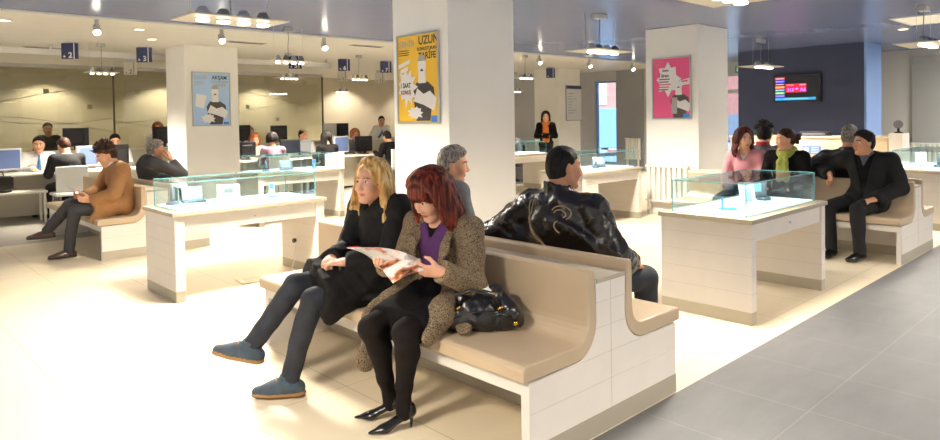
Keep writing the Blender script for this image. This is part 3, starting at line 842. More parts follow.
bench(2.68,1.87,4.24,'beige double-sided bench in front where two women sit with a black handbag')
bench(8.11,1.87,4.35,'beige double-sided bench at the right where the dark-suited man sits')
bench(2.70,8.08,10.5,'cream double-sided bench at the left where the brown-coated man reads')

# ------------------------------------------------------------------ posters and boards
def poster(label,loc,rz,bg,w,h,fn):
    t = thing('poster',label,'poster',loc,rz,'framed advertising posters')     # local: x right, z up, y into wall; front faces -y
    bm = BM(); e = .018
    for a,b,c,d in ((-w/2-e,w/2+e,-h/2-e,-h/2),(-w/2-e,w/2+e,h/2,h/2+e),(-w/2-e,-w/2,-h/2,h/2),(w/2,w/2+e,-h/2,h/2)): box(bm,a,b,-.03,-.004,c,d)
    obj('frame',bm,steel,t,bevel=.003)
    obj('print',bx(-w/2,w/2,-.018,-.004,-h/2,h/2),bg,t)
    fn(t)
    return t
def flat(t,name,pts,m,d=.0195):
    bm = BM(); v = [bm.verts.new((x,-d,z)) for x,z in pts]; v2 = [bm.verts.new((x,-.0175,z)) for x,z in pts]
    n = len(v)
    if name == 'speech_burst':
        c_ = bm.verts.new((sum(p[0] for p in pts)/n,-d,sum(p[1] for p in pts)/n))
        for i in range(n): bm.faces.new((v[i],v[(i+1)%n],c_))
    else: bm.faces.new(v)
    for i in range(n): bm.faces.new((v[i],v2[i],v2[(i+1)%n],v[(i+1)%n]))
    bmesh.ops.triangulate(bm,faces=[f for f in bm.faces if len(f.verts) > 4])
    bm.normal_update()
    for f_ in bm.faces:
        if abs(f_.normal.y) > .9 and f_.normal.y > 0: f_.normal_flip()
    return obj(name,bm,m,t)
def ptext(t,s,size,m,x,z,sx=1,bold=.0,d=.0195,rot=0): return text('lettering',s,size,m,t,(x,-d,z),(PI/2,rot,0),.0006,'LEFT',bold,sx)
def burst(cx,cz,rx,rz_,n=11,seed=0,inner=.68):
    rg = random.Random(seed)
    return [(cx+rx*(1 if i%2 == 0 else inner)*rg.uniform(.88,1.1)*math.cos(PI*i/n),cz+rz_*(1 if i%2 == 0 else inner)*rg.uniform(.88,1.1)*math.sin(PI*i/n)) for i in range(2*n)]
ph_grey = mat('print_grey',(66,62,62),.7); ph_white = mat('print_white',(232,230,230),.7); ph_mid = mat('print_mid_grey',(168,164,164),.7); ph_blue = mat('print_blue',(60,120,200),.6)
def printed_man(t,x,z0,s):
    flat(t,'printed_figure',[(x-.10*s,z0),(x+.12*s,z0),(x+.14*s,z0+.12*s),(x+.20*s,z0+.16*s),(x+.18*s,z0+.33*s),(x+.09*s,z0+.39*s),(x-.09*s,z0+.39*s),(x-.15*s,z0+.30*s),(x-.10*s,z0+.2*s)],ph_grey,.0192)
    flat(t,'printed_arms',[(x-.14*s,z0+.20*s),(x+.02*s,z0+.16*s),(x+.18*s,z0+.10*s),(x+.22*s,z0+.22*s),(x+.12*s,z0+.30*s),(x+.02*s,z0+.27*s),(x-.08*s,z0+.33*s)],ph_white,.0197)
    flat(t,'printed_head',[(x-.06*s,z0+.38*s),(x+.06*s,z0+.38*s)]+[(x+.065*s*math.cos(a),z0+.55*s+.10*s*math.sin(a)) for a in np.linspace(-.6,PI+.6,12)],ph_white,.0202)
    flat(t,'printed_hair',[(x+.068*s*math.cos(a),z0+.58*s+.09*s*math.sin(a)) for a in np.linspace(.25,PI-.25,8)],ph_mid,.0206)
    flat(t,'printed_moustache',[(x-.03*s,z0+.50*s),(x+.03*s,z0+.50*s),(x,z0+.53*s)],ph_grey,.0206)
def bars(t,x,z,w,n,m,dz=.022,h=.009,seed=3):
    rg = random.Random(seed)
    for i in range(n): flat(t,'small_print',[(x,z-i*dz),(x+w*rg.uniform(.6,1),z-i*dz),(x+w*.9,z-i*dz+h),(x,z-i*dz+h)],m)
def yellow(t):
    ptext(t,'UZUN',.115,ph_grey,.02,.335,.95,.003); ptext(t,'KONUŞTURAN',.045,ph_grey,.0,.275,.95,.001); ptext(t,'TARİFE',.09,ph_grey,.02,.19,.9,.002)
    ptext(t,'ŞEHİR',.085,ph_mid,-.30,.325,1.05,.001); bars(t,-.30,.285,.2,3,ph_grey)
    flat(t,'speech_strip',[(-.31,.11),(-.12,.16),(-.11,.2),(-.31,.15)],ph_white); flat(t,'speech_strip',[(-.28,.06),(-.15,.09),(-.15,.13),(-.27,.1)],ph_white)
    printed_man(t,.07,-.42,.98)
    flat(t,'speech_burst',burst(-.17,-.08,.16,.19,11,2),ph_white,.0212)
    ptext(t,'1 SAAT',.07,ink,-.275,-.085,.75,.002,.022); ptext(t,'KONUŞ',.055,mat('print_red',(130,52,40),.7),-.265,-.15,.8,.002,.022)
    flat(t,'speech_burst',burst(-.04,-.34,.13,.07,9,4),ph_white,.0212); bars(t,-.1,-.32,.12,3,ph_mid,.02,.008)
    flat(t,'logo',[(.2,-.43),(.29,-.43),(.29,-.37),(.2,-.37)],ph_blue)
def blue(t):
    ptext(t,'AKŞAM',.085,ph_grey,.01,.34,.9,.002); ptext(t,'KONUŞTURAN',.042,ph_mid,.0,.285,1,.001); ptext(t,'TARİFE',.075,ph_mid,.02,.215,.95,.001)
    ptext(t,'ŞEHİR',.08,ph_mid,-.30,.34,1,.0); bars(t,-.29,.29,.2,3,ph_mid)
    printed_man(t,.06,-.43,1.0)
    flat(t,'speech_sheet',[(-.28,-.12),(-.14,-.16),(-.08,.06),(-.26,.09)],ph_white,.0212); bars(t,-.24,.04,.12,7,ph_grey)
    flat(t,'speech_burst',burst(-.06,-.33,.13,.09,9,4),ph_white,.0212)
    flat(t,'logo',[(.2,-.43),(.29,-.43),(.29,-.39),(.2,-.39)],ph_blue)
def pink(t):
    printed_man(t,.12,-.44,.88)
    flat(t,'printed_phone',[(.0,-.38),(.09,-.38),(.10,-.14),(.01,-.14)],ph_mid,.022)
    flat(t,'speech_burst',burst(-.05,.13,.205,.25,8,6,.7),ph_white,.0212)
    ptext(t,'1',.1,ink,-.215,.16,.8,.003,.022); ptext(t,'liran',.07,ink,-.16,.165,1,.002,.022)
    for i,(w,m) in enumerate(((.18,ph_grey),(.16,ph_grey),(.2,mat('print_pink',(200,60,110),.7)),(.17,mat('print_pink',(200,60,110),.7)),(.15,ph_grey))):
        z = .125-i*.038; flat(t,'small_print',[(-.2,z),(-.2+w,z),(-.2+w,z+.016),(-.2,z+.016)],m,.022)
    flat(t,'small_print',[(-.14,.25),(-.04,.25),(-.04,.27),(-.14,.27)],ph_grey,.022)
    flat(t,'speech_strip',[(.14,.03),(.3,.05),(.3,.14),(.14,.1)],ph_white,.021); flat(t,'small_print',[(.17,.08),(.27,.09),(.27,.11),(.17,.1)],mat('print_pink',(200,60,110),.7),.022)
    ptext(t,'liran',.05,mat('print_gold',(190,140,80),.7),-.29,.385,1.2); ptext(t,'tarife',.05,mat('print_gold',(190,140,80),.7),-.28,.335,1.1)
    flat(t,'logo',[(.19,-.44),(.29,-.44),(.29,-.38),(.19,-.38)],ph_blue)
poster('yellow poster with a grey printed man and the word UZUN on the middle column',(4.27,5.24,1.895),-PI/2,mat('poster_yellow',(236,190,52),.45),.62,.86,yellow)
poster('pink poster with a jagged white speech burst on the column with the radiator',(9.07,5.22,1.895),-PI/2,mat('poster_pink',(222,84,138),.4),.60,.88,pink)
poster('light blue poster with the word AKŞAM on the column among the desks',(4.725,11.4,1.89),0,mat('poster_blue',(170,200,236),.45),.62,.88,blue)
t = thing('notice_board','tall white notice board with a navy header on the far column','notice board',(14.66,11.4,1.87))
obj('panel',bx(-.32,.32,-.03,-.003,-.46,.46),mat('board_white',(214,216,220),.4),t); obj('frame',bx(-.335,.335,-.025,-.002,-.475,.475),grey_plastic,t)
obj('header',bx(-.32,.32,-.034,-.03,.38,.46),navy,t)
for i in range(8):
    w = (.25,.18,.38,.22,.16,.15,.36,.28)[i]; obj('text_line',bx(-.27,-.27+w,-.033,-.03,.25-i*.075,.262-i*.075),grey_ink,t)
t = thing('wall_sign','small blue grey sign on the grey wall by the pink poster column','sign',(XR,10.05,1.9)); obj('panel',bx(-.03,-.003,-.12,.12,-.3,.3),mat('sign_slate',(110,125,155),.5),t); obj('stripe',bx(-.034,-.03,-.12,.12,-.1,.05),paper,t)

# hanging number signs
def number_sign(x,y,z,s,label,c=navy,dc=paper):
    t = thing('number_sign',label,'sign',(x,y,z),R(-38 if x < 6 else -20),'hanging desk number signs')
    obj('panel',bx(-.125,.125,-.012,.012,-.125,.125),c,t,bevel=.002)
    obj('stripe',bx(.06,.075,-.0135,-.0115,-.125,.125),dc,t); obj('arrow',prism(BM(),[(-.1,-.1),(-.06,-.1),(-.08,-.06)],-.0135,-.0115),dc,t)
    if s: text('digit',s,.12,dc,t,(-.02,-.0125,-.105),(PI/2,0,0),.001,'LEFT',.003)
    obj('hanger',bx(-.1,.1,-.004,.004,.125,ZC-z),steel,t)
for a in ((2.8,12.2,2.665,'2','navy hanging sign with a white number 2'),(3.92,12.2,2.665,'3','navy hanging sign with a white number 3'),(6.77,12.2,2.665,'5','navy hanging sign behind the pendant lamp, with a number 5'),(7.91,12.2,2.665,'6','navy hanging sign with a white number 6'),(9.0,12.2,2.665,'7','navy hanging sign nearest the yellow poster column, number 7'),(13.6,11.3,2.64,'','navy hanging sign without number in front of the notice board column')): number_sign(*a)
pale = mat('pale_sign',(216,212,196),.6)
for a in ((4.39,14.5,2.6,'2','pale back of a number sign beside the navy sign 3'),(9.35,14.5,2.6,'1','pale hanging number sign under the navy sign 6'),(10.5,14.5,2.6,'1','pale hanging number sign near the yellow poster')): number_sign(*a,pale,grey_ink)

# ------------------------------------------------------------------ lamps
def spot(loc,energy,color,ang,blend=.6,rot=(0,0,0),size=.05,parent=None):
    l = bpy.data.lights.new('lamp_light','SPOT'); l.energy = energy; l.color = color; l.spot_size = R(ang); l.spot_blend = blend; l.shadow_soft_size = size
    o = bpy.data.objects.new('lamp_light',l); C.objects.link(o); o.location = loc; o.rotation_euler = rot
    if parent: o.parent = parent
    return o
WARM = (1,.90,.76)
def pendant(x,y,label,z=2.32,rz=0,energy=420,ang=150,light=True,s=1.0):
    t = thing('pendant_lamp',label,'pendant lamp',(x,y,z),R(rz),'four-spot pendant lamps')
    H = ZC-z; t.scale = (s,s,1)
    obj('canopy',bx(-.1,.1,-.05,.05,H-.06,H),steel,t,bevel=.004)
    obj('cable',tb([(0,0,H-.06),(.008,0,H*.7),(-.006,.004,H*.45),(0,0,.03)],.006,6),grey_plastic,t)
    for sx in (-.33,.33): obj('wire',tb([(sx,0,.02),(sx*.95,0,H)],.0018,5),steel,t)
    plate = obj('plate',bx(-.40,.40,-.24,.24,0,.014),mat('lamp_plate',(214,204,186),.35,metal=.4),t,bevel=.004)
    obj('slot',bx(-.36,-.30,-.16,.16,.0142,.018),grey_plastic,plate)
    for k in range(4):
        xx = -.255+k*.17
        bm = BM(); lathe(bm,[(.056,-.02),(.06,.0),(.062,.02),(.045,.05),(.03,.075)],18,(xx,-.05,.012)); h = obj('lamp_housing',bm,grey_plastic if k%2 else steel,t)
        bm = BM(); lathe(bm,[(.052,-.012),(.05,-.026),(.03,-.03)],18,(xx,-.05,.0)); obj('bulb',bm,lamp_glow,h)
    if light: spot((0,-.05,-.05),energy,WARM,ang,.8,(0,0,0),.22,t)
    return t
pendant(2.42,5.4,'large pendant lamp with four spots above the case with the desk phone',energy=620)
pendant(7.21,5.17,'pendant lamp with four spots left of the pink poster')
pendant(11.94,5.13,'pendant lamp with four spots in front of the television')
pendant(4.60,2.28,'pendant lamp with four spots cut by the top edge of the photo',energy=320)
pendant(9.94,2.24,'pendant lamp with four spots at the right edge of the photo',energy=320)
pendant(3.2,12.0,'small pendant lamp with four spots between the signs 2 and 3',energy=560,s=.58)
pendant(4.67,8.6,'pendant lamp hanging left of the first spotlight pair, before navy sign 5',energy=560,s=.7)
pendant(6.4,11.8,'pendant lamp directly under the navy sign 5',energy=560,s=.58)
pendant(7.74,11.4,'pendant lamp below right of the navy sign 6',energy=560,s=.58)
pendant(10.65,16.6,'farthest pendant lamp against the tan back wall',energy=300,s=.6)
pendant(10.55,9.45,'pendant lamp just right of the middle column',energy=350,s=.6)
pendant(14.3,13.2,'low pendant lamp beyond the case of the woman with the orange scarf',z=2.25,energy=250,s=.6)
pendant(14.3,8.4,'added pendant lamp hidden behind the pink poster column')  # unseen lamp added to brighten the wall by the window
pendant(2.32,-.85,'added pendant lamp over the walkway behind the viewpoint',energy=480)  # this lamp and the next three are unseen, added for warm fill
pendant(7.2,-.85,'added pendant lamp over the walkway near the side room, out of view',energy=480)
pendant(-.3,2.25,'added pendant lamp left of the front bench, out of view',energy=420)
pendant(4.6,-2.3,'added pendant lamp at the far side of the walkway, out of view',energy=480)
def track_spot(x,label,aim=(-.2,-1),energy=140):
    t = thing('spotlight',label,'spotlight',(x,9.2,ZC),0,'spotlights along the ceiling edge')
    obj('bracket',bx(-.02,.02,-.02,.02,-.12,0),steel,t)
    a = nrm(A(aim[0],aim[1],-1.1)); b0 = A(0,0,-.14)
    h = obj('can',tb([b0-a*.05,b0+a*.06],.045,16),steel,t)
    obj('bulb',tb([b0+a*.055,b0+a*.066],.04,16),mat('spot_glow',(255,248,232),.3,emit=((255,244,220),14)),h)
    l = spot(tuple(b0+a*.09),energy,(1,.86,.66),75,.7,Vector(a).to_track_quat('-Z','Y').to_euler(),.05,t)
for x,l in ((2.41,'spotlight on the ceiling edge farthest left, glaring brightly'),(3.98,'spotlight on the ceiling edge above the blue poster column'),(5.61,'spotlight on the ceiling edge left of the middle column'),(10.71,'spotlight on the ceiling edge right of the middle column'),(12.43,'spotlight on the ceiling edge above the notice board'),(14.15,'spotlight on the ceiling edge nearest the pink poster column')): track_spot(x,l)
# recessed panels and small ceiling fittings
def ceiling_panel(x,y,label,e=0):
    t = thing('ceiling_light',label,'ceiling light',(x,y,ZC),0,'square recessed ceiling lights')
    bm = BM()
    for a,b,c,d in ((-.55,.55,-.3,-.26),(-.55,.55,.26,.3),(-.55,-.51,-.26,.26),(.51,.55,-.26,.26)): box(bm,a,b,c,d,-.012,0)
    obj('frame',bm,white_plastic,t); obj('diffuser',bx(-.51,.51,-.26,.26,-.008,-.001),mat('diffuser',(250,244,226),.5,emit=((255,246,224),.12)),t)
    if e:
        l = bpy.data.lights.new('panel_light','AREA'); l.energy = e; l.color = (1,.95,.85); l.shape = 'RECTANGLE'; l.size = 1.0; l.size_y = .5
        o = bpy.data.objects.new('panel_light',l); C.objects.link(o); o.parent = t; o.location = (0,0,-.02)
ceiling_panel(11.35,2.55,'recessed ceiling light above the right-hand pendant lamp')
ceiling_panel(15.3,.9,'added recessed ceiling light of the side room, out of view',160)  # unseen light added to brighten the side room wall
ceiling_panel(15.0,3.0,'recessed ceiling light in front of the blue wall end',0) if 0 else None
def downlight(x,y,label,e=0):
    t = thing('downlight',label,'downlight',(x,y,ZC),0,'small round downlights')
    bm = BM(); lathe(bm,[(.075,-.008),(.085,0)],20); obj('ring',bm,steel,t); bm = BM(); lathe(bm,[(.06,-.012),(.06,-.007)],20); obj('bulb',bm,mat('down_glow',(255,240,215),.4,emit=((255,236,205),2)),t)
    if e: spot((0,0,-.03),e,WARM,130,.5,(0,0,0),.04,t)
for k,x in enumerate((1.0,3.6,6.2,8.8,11.6,14.2)): downlight(x,17.35,('added round downlight washing the back wall, first','added round downlight washing the back wall behind the left desk','added round downlight washing the back wall behind the partition middle','added round downlight at the right end of the glass partition','round downlight above the arc of light on the tan back wall','added round downlight in the far corner by the notice board column')[k],80)  # row added to brighten the back room, except the lamp above the arc
for x,y,l in ((1.6,10.04,'round downlight at the far left of the cream ceiling'),(3.14,9.95,'round downlight between the left spotlight and the column'),(3.65,11.0,'fire alarm sensor close above the navy sign 3, modelled as a downlight'),(12.36,3.06,'flat round downlight beside the recessed ceiling light')): downlight(x,y,l)  # the third one is a fire alarm sensor modelled as a lit downlight
for x,y,l in ((2.66,13.2,'dark slot air vent left of the navy sign 2'),(5.0,10.6,'dark slot air vent right of the blue poster column'),(6.9,9.9,'dark slot air vent near the third spotlight')):
    t = thing('air_vent',l,'air vent',(x,y,ZC),R(0),'ceiling air vents'); obj('frame',bx(-.32,.32,-.07,.07,-.012,0),steel,t)
    for k in range(3): obj('slot',bx(-.29,.29,-.05+k*.036,-.03+k*.036,-.0135,-.011),mat('vent_dark',(70,64,54),.7),t)

# ------------------------------------------------------------------ television, exit sign
t = thing('television','black wall television showing queue number 213 in red','television',(13.998,5.28,1.995))
obj('case',bx(-.085,-.012,-.45,.45,-.28,.28),dark_plastic,t,bevel=.006); obj('bracket',bx(-.012,0,-.2,.2,-.15,.15),dark_plastic,t)
sc_ = obj('screen',bx(-.087,-.084,-.42,.42,-.24,.25),mat('tv_dark',(16,16,20),.2,emit=((18,18,24),.3)),t)
def tvp(n,y0,y1,z0,z1,c,e=1.2): return obj(n,bx(-.0895,-.0865,-y1,-y0,z0,z1),mat('tv_%d_%d_%d'%c,c,.3,emit=(c,e*.42)),sc_)
cols = ((235,60,70),(40,70,230),(120,50,90),(230,140,70),(60,130,220),(110,170,110),(110,80,220))
for i,c in enumerate(cols):
    z = .2-i*.058
    tvp('queue_row',-.41,-.225,z-.022,z+.022,c); tvp('row_text',-.395,-.245,z-.009,z+.008,(245,240,245),1.0)
tvp('number_panel',-.21,.19,-.085,.09,(205,35,60))
tvp('panel_text',-.185,-.05,.05,.072,(235,225,250),.9); tvp('panel_text',.06,.18,.05,.072,(235,225,250),.9)
tvp('ticker',-.41,.36,-.235,-.185,(50,160,235)); tvp('ticker_text',-.25,.22,-.216,-.204,(190,230,255),1.0)
vio = mat('tv_violet',(230,120,255),.3,emit=((225,110,255),.8))
text('queue_number','213',.085,vio,sc_,(-.0902,.175,-.06),(PI/2,0,-PI/2),.0004,'LEFT',.003); text('desk_number','A6',.095,vio,sc_,(-.0902,-.07,-.06),(PI/2,0,-PI/2),.0004,'LEFT',.003)
obj('arrow',prism(BM(),[(.03,-.025),(.0,-.025),(.0,-.04),(-.045,-.012),(.0,.015),(.0,.0),(.03,.0)],-.0905,-.0885,'x'),vio,sc_)
t = thing('exit_sign','small green exit sign above the street door','exit sign',(XR-.05,7.5,2.6),0); obj('box',bx(-.02,.02,-.16,.16,-.08,.08),mat('exit_green',(30,110,80),.4,emit=((30,120,85),.5)),t); obj('figure',bx(-.023,-.02,.0,.12,-.05,.05),paper,t); obj('arrow',bx(-.023,-.02,-.1,-.03,-.02,.02),paper,t); obj('hanger',bx(-.01,.01,-.02,.02,.08,.2),steel,t)

# ------------------------------------------------------------------ radiators
def radiator(x,y0,y1,z0,z1,label,m=None):
    t = thing('radiator',label,'radiator',(x,y0,0),0,'white panel radiators'); m = m or mat('radiator_white',(240,236,226),.4); L = y1-y0
    obj('back_panel',bx(-.045,-.03,0,L,z0+.03,z1-.03),m,t)
    bm = BM(); n = max(6,int(L/.085))
    for k in range(n): box(bm,-.09,-.045,L*(k+.18)/n,L*(k+.82)/n,z0+.02,z1-.03)
    obj('fins',bm,m,t,bevel=.006)
    obj('header',bx(-.095,-.035,-.01,L+.01,z1-.03,z1),m,t); obj('header',bx(-.095,-.035,-.01,L+.01,z0,z0+.03),m,t)
    obj('valve',tb([(-.06,L+.01,z1-.015),(-.06,L+.045,z1-.015)],.012,8),chrome,t)
    for yy in (.06,L-.06): obj('foot',bx(-.09,-.03,yy-.015,yy+.015,0,z0),m,t)
    return t
radiator(9.07,4.93,5.62,.2,.75,'white radiator under the pink poster')
radiator(XR-.03,10.38,10.85,.28,.88,'white radiator on the dark grey panel by the window')
radiator(XR+.21,3.3,4.05,.4,.84,'white radiator on the side room wall behind the glass case')

# ------------------------------------------------------------------ reception counter
t = thing('reception_counter','long beige reception counter under the television','counter',(13.0,3.45,0))
obj('front',bx(0,.06,0,2.75,0,1.04),mat('counter_beige',(214,196,164),.5,var=(3,.03)),t); obj('worktop',bx(-.03,.6,-.02,2.77,1.04,1.075),mat('counter_top',(220,204,174),.4),t,bevel=.004)
obj('side',bx(.06,.55,0,.04,0,1.04),panel_white,t); obj('end_block',bx(-.02,.4,-.22,-.02,0,1.13),panel_white,t); obj('plinth',bx(-.005,0,0,2.75,0,.1),plinth_grey,t)
t = thing('name_plate','blue plate with pale lines on the reception counter front','plate',(12.998,4.67,.82)); obj('panel',bx(-.015,0,-.16,.16,-.075,.075),mat('plate_blue',(92,120,176),.5),t)
for k in range(4): obj('line',bx(-.017,-.0145,-.13,.0,-.05+k*.03,-.04+k*.03),mat('plate_line',(190,200,220),.6),t)
obj('emblem',bx(-.017,-.0145,.05,.13,-.05,.05),mat('plate_line',(190,200,220),.6),t)
t = thing('black_box','flat black device lying on the reception counter','device',(13.2,4.68,1.075)); obj('body',bx(-.08,.1,-.26,.26,0,.075),dark_plastic,t,bevel=.004); obj('port_strip',bx(-.083,-.08,-.2,.2,.02,.05),grey_plastic,t)
t = thing('desk_fan','small dark device standing at the end of the reception counter','device',(13.2,3.34,1.13)); bm = BM(); lathe(bm,[(.07,0),(.07,.015),(.02,.03),(.02,.1)],16); obj('foot',bm,dark_plastic,t); obj('head',tb([(-.03,0,.15),(.03,0,.15)],.07,16),grey_plastic,t)

# ------------------------------------------------------------------ service desks
desk_white = mat('desk_white',(222,216,204),.4); desk_panel = mat('desk_panel',(196,188,168),.5)
def desk(x,y,label,w=1.55):
    t = thing('service_desk',label,'desk',(x,y,0),0,'white service desks')
    obj('top',bx(0,w,0,.75,.705,.735),desk_white,t,bevel=.004); obj('modesty_panel',bx(.04,w-.04,.35,.37,.05,.705),desk_panel,t)
    for xx in (.02,w-.06): obj('leg',bx(xx,xx+.04,.03,.72,0,.705),steel,t)
for x,l in ((1.35,'white service desk of the clerk with the blue tie'),(3.0,'white service desk beside the column, in front of the dark-haired clerk'),(5.45,'white service desk where the plaid shirt customer sits'),(7.05,'white service desk of the moustached clerk'),(8.65,'white service desk of the curly-haired clerk')): desk(x,12.35,l)
def counter(x0,x1,label):
    t = thing('service_counter',label,'counter',(x0,13.75,0),0,'tall back counters'); w = x1-x0
    obj('front',bx(0,w,0,.03,.05,1.0),mat('counter_cream',(206,198,176),.5),t); obj('top',bx(-.01,w+.01,-.02,.4,1.0,1.03),desk_white,t); obj('plinth',bx(0,w,.01,.35,0,.05),plinth_grey,t)
    obj('handle',bx(w*.4,w*.6,-.012,0,.9,.92),steel,t)
for a in ((.6,2.5,'tall cream counter behind the clerk with the blue tie'),(2.55,4.1,'tall cream counter behind the dark-haired clerk'),(4.15,5.6,'tall cream counter behind the blue poster column'),(5.65,7.4,'tall cream counter behind the plaid shirt customer'),(7.45,9.1,'tall cream counter behind the moustached clerk'),(9.15,10.9,'tall cream counter in front of the standing clerk')): counter(*a)
def monitor(x,y,z,rz,label,frame=dark_plastic,scr=None,w=.42,h=.34,tilt=0):
    t = thing('monitor',label,'monitor',(x,y,z),R(rz),'desk monitors')      # screen faces -y
    M = Matrix.Translation((0,0,.06)) @ Matrix.Rotation(R(tilt),4,'X')
    o = obj('case',bx(-w/2,w/2,-.02,.03,0,h,M=M),frame,t,bevel=.006)
    obj('screen',bx(-w/2+.025,w/2-.025,-.0225,-.0195,.025,h-.025,M=M),scr or mat('screen_dark',(36,40,48),.2),t)
    obj('rear_shell',bx(-w*.3,w*.3,.03,.075,.06,h*.8,M=M),frame,o,bevel=.01)
    obj('neck',bx(-.03,.03,.03,.05,.01,.16),frame,t); bm = BM(); lathe(bm,[(.11,0),(.11,.008),(.04,.016)],20,(0,.03,0)); obj('foot',bm,frame,t)
silver = mat('silver_plastic',(206,206,204),.4); scr_blue = mat('screen_slate_blue',(88,104,140),.2,emit=((80,96,134),.25))
for a in ((1.98,12.66,.735,10,'silver monitor with a blue screen at the left edge',silver,scr_blue),(3.12,12.64,.735,25,'silver monitor with a blue screen right of the dark-suited customer',silver,scr_blue,.40),
    (3.26,13.95,1.03,160,'black monitor seen from behind above the bowed customer',),(3.62,12.72,.735,200,'black monitor in front of the dark-haired clerk',dark_plastic,None,.36),
    (4.80,13.93,1.03,180,'black monitor hiding the red-haired clerk'),(6.42,13.95,1.03,190,'black monitor left of the grey-haired clerk'),(7.3,13.95,1.03,150,'tilted black monitor right of the grey-haired clerk',dark_plastic,None,.36,.32,-14),
    (6.85,12.62,.735,0,'black monitor beside the plaid shirt customer',dark_plastic,None,.44,.32),(7.2,12.75,.735,170,'grey monitor before the moustached clerk',grey_plastic,None,.36,.30),(8.05,12.6,.735,20,'large silver monitor with a blue screen before the curly-haired clerk',silver,scr_blue,.50,.36),
    (8.72,12.72,.735,180,'black monitor seen from behind left of the curly-haired clerk',dark_plastic,None,.44),(8.92,13.95,1.03,185,'black monitor in front of the red-faced clerk'),(8.62,13.95,1.03,150,'pale monitor edge beside the red-faced clerk',silver,None,.3),
    (6.02,12.85,.735,170,'small black monitor left of the clerk in the cream cardigan',dark_plastic,None,.34,.3)): monitor(*a)
def papers(x,y,z,rz,label,w=.21,h=.297):
    t = thing('paper_stack',label,'papers',(x,y,z),R(rz)); obj('sheets',bx(-w/2,w/2,-h/2,h/2,0,.01),paper,t)
    obj('printed_lines',bx(-w*.35,w*.35,-h*.3,h*.35,.01,.0106),mat('print_soft',(205,203,200),.8),t)
papers(2.62,12.55,.735,10,'white papers on the desk before the clerk with the blue tie'); papers(7.6,12.5,.735,-8,'white papers on the desk of the moustached clerk'); papers(9.4,12.55,.735,6,'white papers on the desk of the curly-haired clerk'); papers(5.75,12.5,.735,0,'white papers before the clerk in the cream cardigan')

# chairs
def chair(x,y,rz,label,m=dark_plastic,white=False):
    t = thing('visitor_chair' if white else 'office_chair',label,'chair',(x,y,0),R(rz),'visitor chairs' if white else 'black office chairs')  # faces +x
    obj('seat',bx(-.22,.22,-.22,.22,.40,.45),m,t,bevel=.02); obj('backrest',bx(-.27,-.23,-.2,.2,.50,.86) if not white else bx(-.27,-.235,-.22,.22,.46,.86),m,t,bevel=.012)
    if white:
        for sy in (-.19,.19):
            for sx in (-.19,.19): obj('leg',tb([(sx*.9,sy*.9,.40),(sx*1.15,sy*1.1,0)],.011,8),chrome,t)
            obj('back_post',tb([(-.2,sy*.9,.42),(-.25,sy*.9,.5)],.011,8),chrome,t)
    else:
        obj('back_post',bx(-.26,-.2,-.03,.03,.38,.55),m,t); obj('column',tb([(0,0,.08),(0,0,.4)],.025,10),chrome,t)
        for k in range(5):
            a = k*2*PI/5; obj('leg',tb([(0,0,.09),(.27*math.cos(a),.27*math.sin(a),.05)],[.022,.014],8),m,t); obj('caster',tb([(.27*math.cos(a),.27*math.sin(a)-.012,.028),(.27*math.cos(a),.27*math.sin(a)+.012,.028)],.028,10),m,t)
chair(2.66,11.92,90,'white visitor chair with chrome legs behind the bowed customer',white_plastic,True)
for x,l in ((6.13,'white visitor chair under the plaid shirt customer'),(7.32,'white visitor chair under the customer with long dark hair'),(8.95,'white visitor chair under the customer half hidden by the column')): chair(x,11.95,90,l,white_plastic,True)
for x,y,l in ((2.53,13.42,'black office chair of the clerk with the blue tie'),(3.74,13.45,'black office chair of the dark-haired clerk'),(6.45,13.4,'black office chair of the clerk in the cream cardigan'),(7.54,13.42,'black office chair of the moustached clerk'),(8.84,13.4,'black office chair of the curly-haired clerk')): chair(x,y,-90,l)
chair(11.25,10.45,200,'black office chair under the seated man by the middle column')
t = thing('side_table','low white side table under the black bag at the left edge','table',(1.45,12.0,0))
obj('top',bx(0,.95,0,.38,.455,.49),desk_white,t,bevel=.004)
for xx in (.02,.90):
    for yy in (.02,.33): obj('leg',bx(xx,xx+.03,yy,yy+.03,0,.455),desk_white,t)
S = SDF((-.3,-.2,-.02),(.3,.2,.4),.012); S.rbox((0,0,.125),(.2,.1,.125),None,.05,.02); S.fold(.004,30,1)
leather = mat('black_leather',(22,20,20),.3,spec=.6,bump=(45,.15))
t = thing('briefcase','soft black bag on the low white side table','bag',(1.78,12.16,.49)); S.mesh('body',[leather],t)
obj('handle',tb([(-.08,-.02,.24),(-.07,-.02,.31),(.07,-.02,.31),(.08,-.02,.24)],.01,8),leather,t); obj('flap',bx(-.19,.19,-.108,-.1,.1,.23),leather,t,bevel=.004)
t = thing('low_cabinet','dark grey low cabinet seen beneath the glass case at the middle column','cabinet',(11.6,11.0,0),R(-40)); obj('carcass',bx(-.45,.45,-.2,.2,.04,.62),mat('cab_grey',(104,104,106),.5),t); obj('door',bx(-.44,-.005,-.215,-.2,.06,.6),mat('cab_door',(120,120,122),.5),t); obj('door',bx(.005,.44,-.215,-.2,.06,.6),mat('cab_door',(120,120,122),.5),t); obj('plinth',bx(-.44,.44,-.19,.19,0,.04),dark_plastic,t)
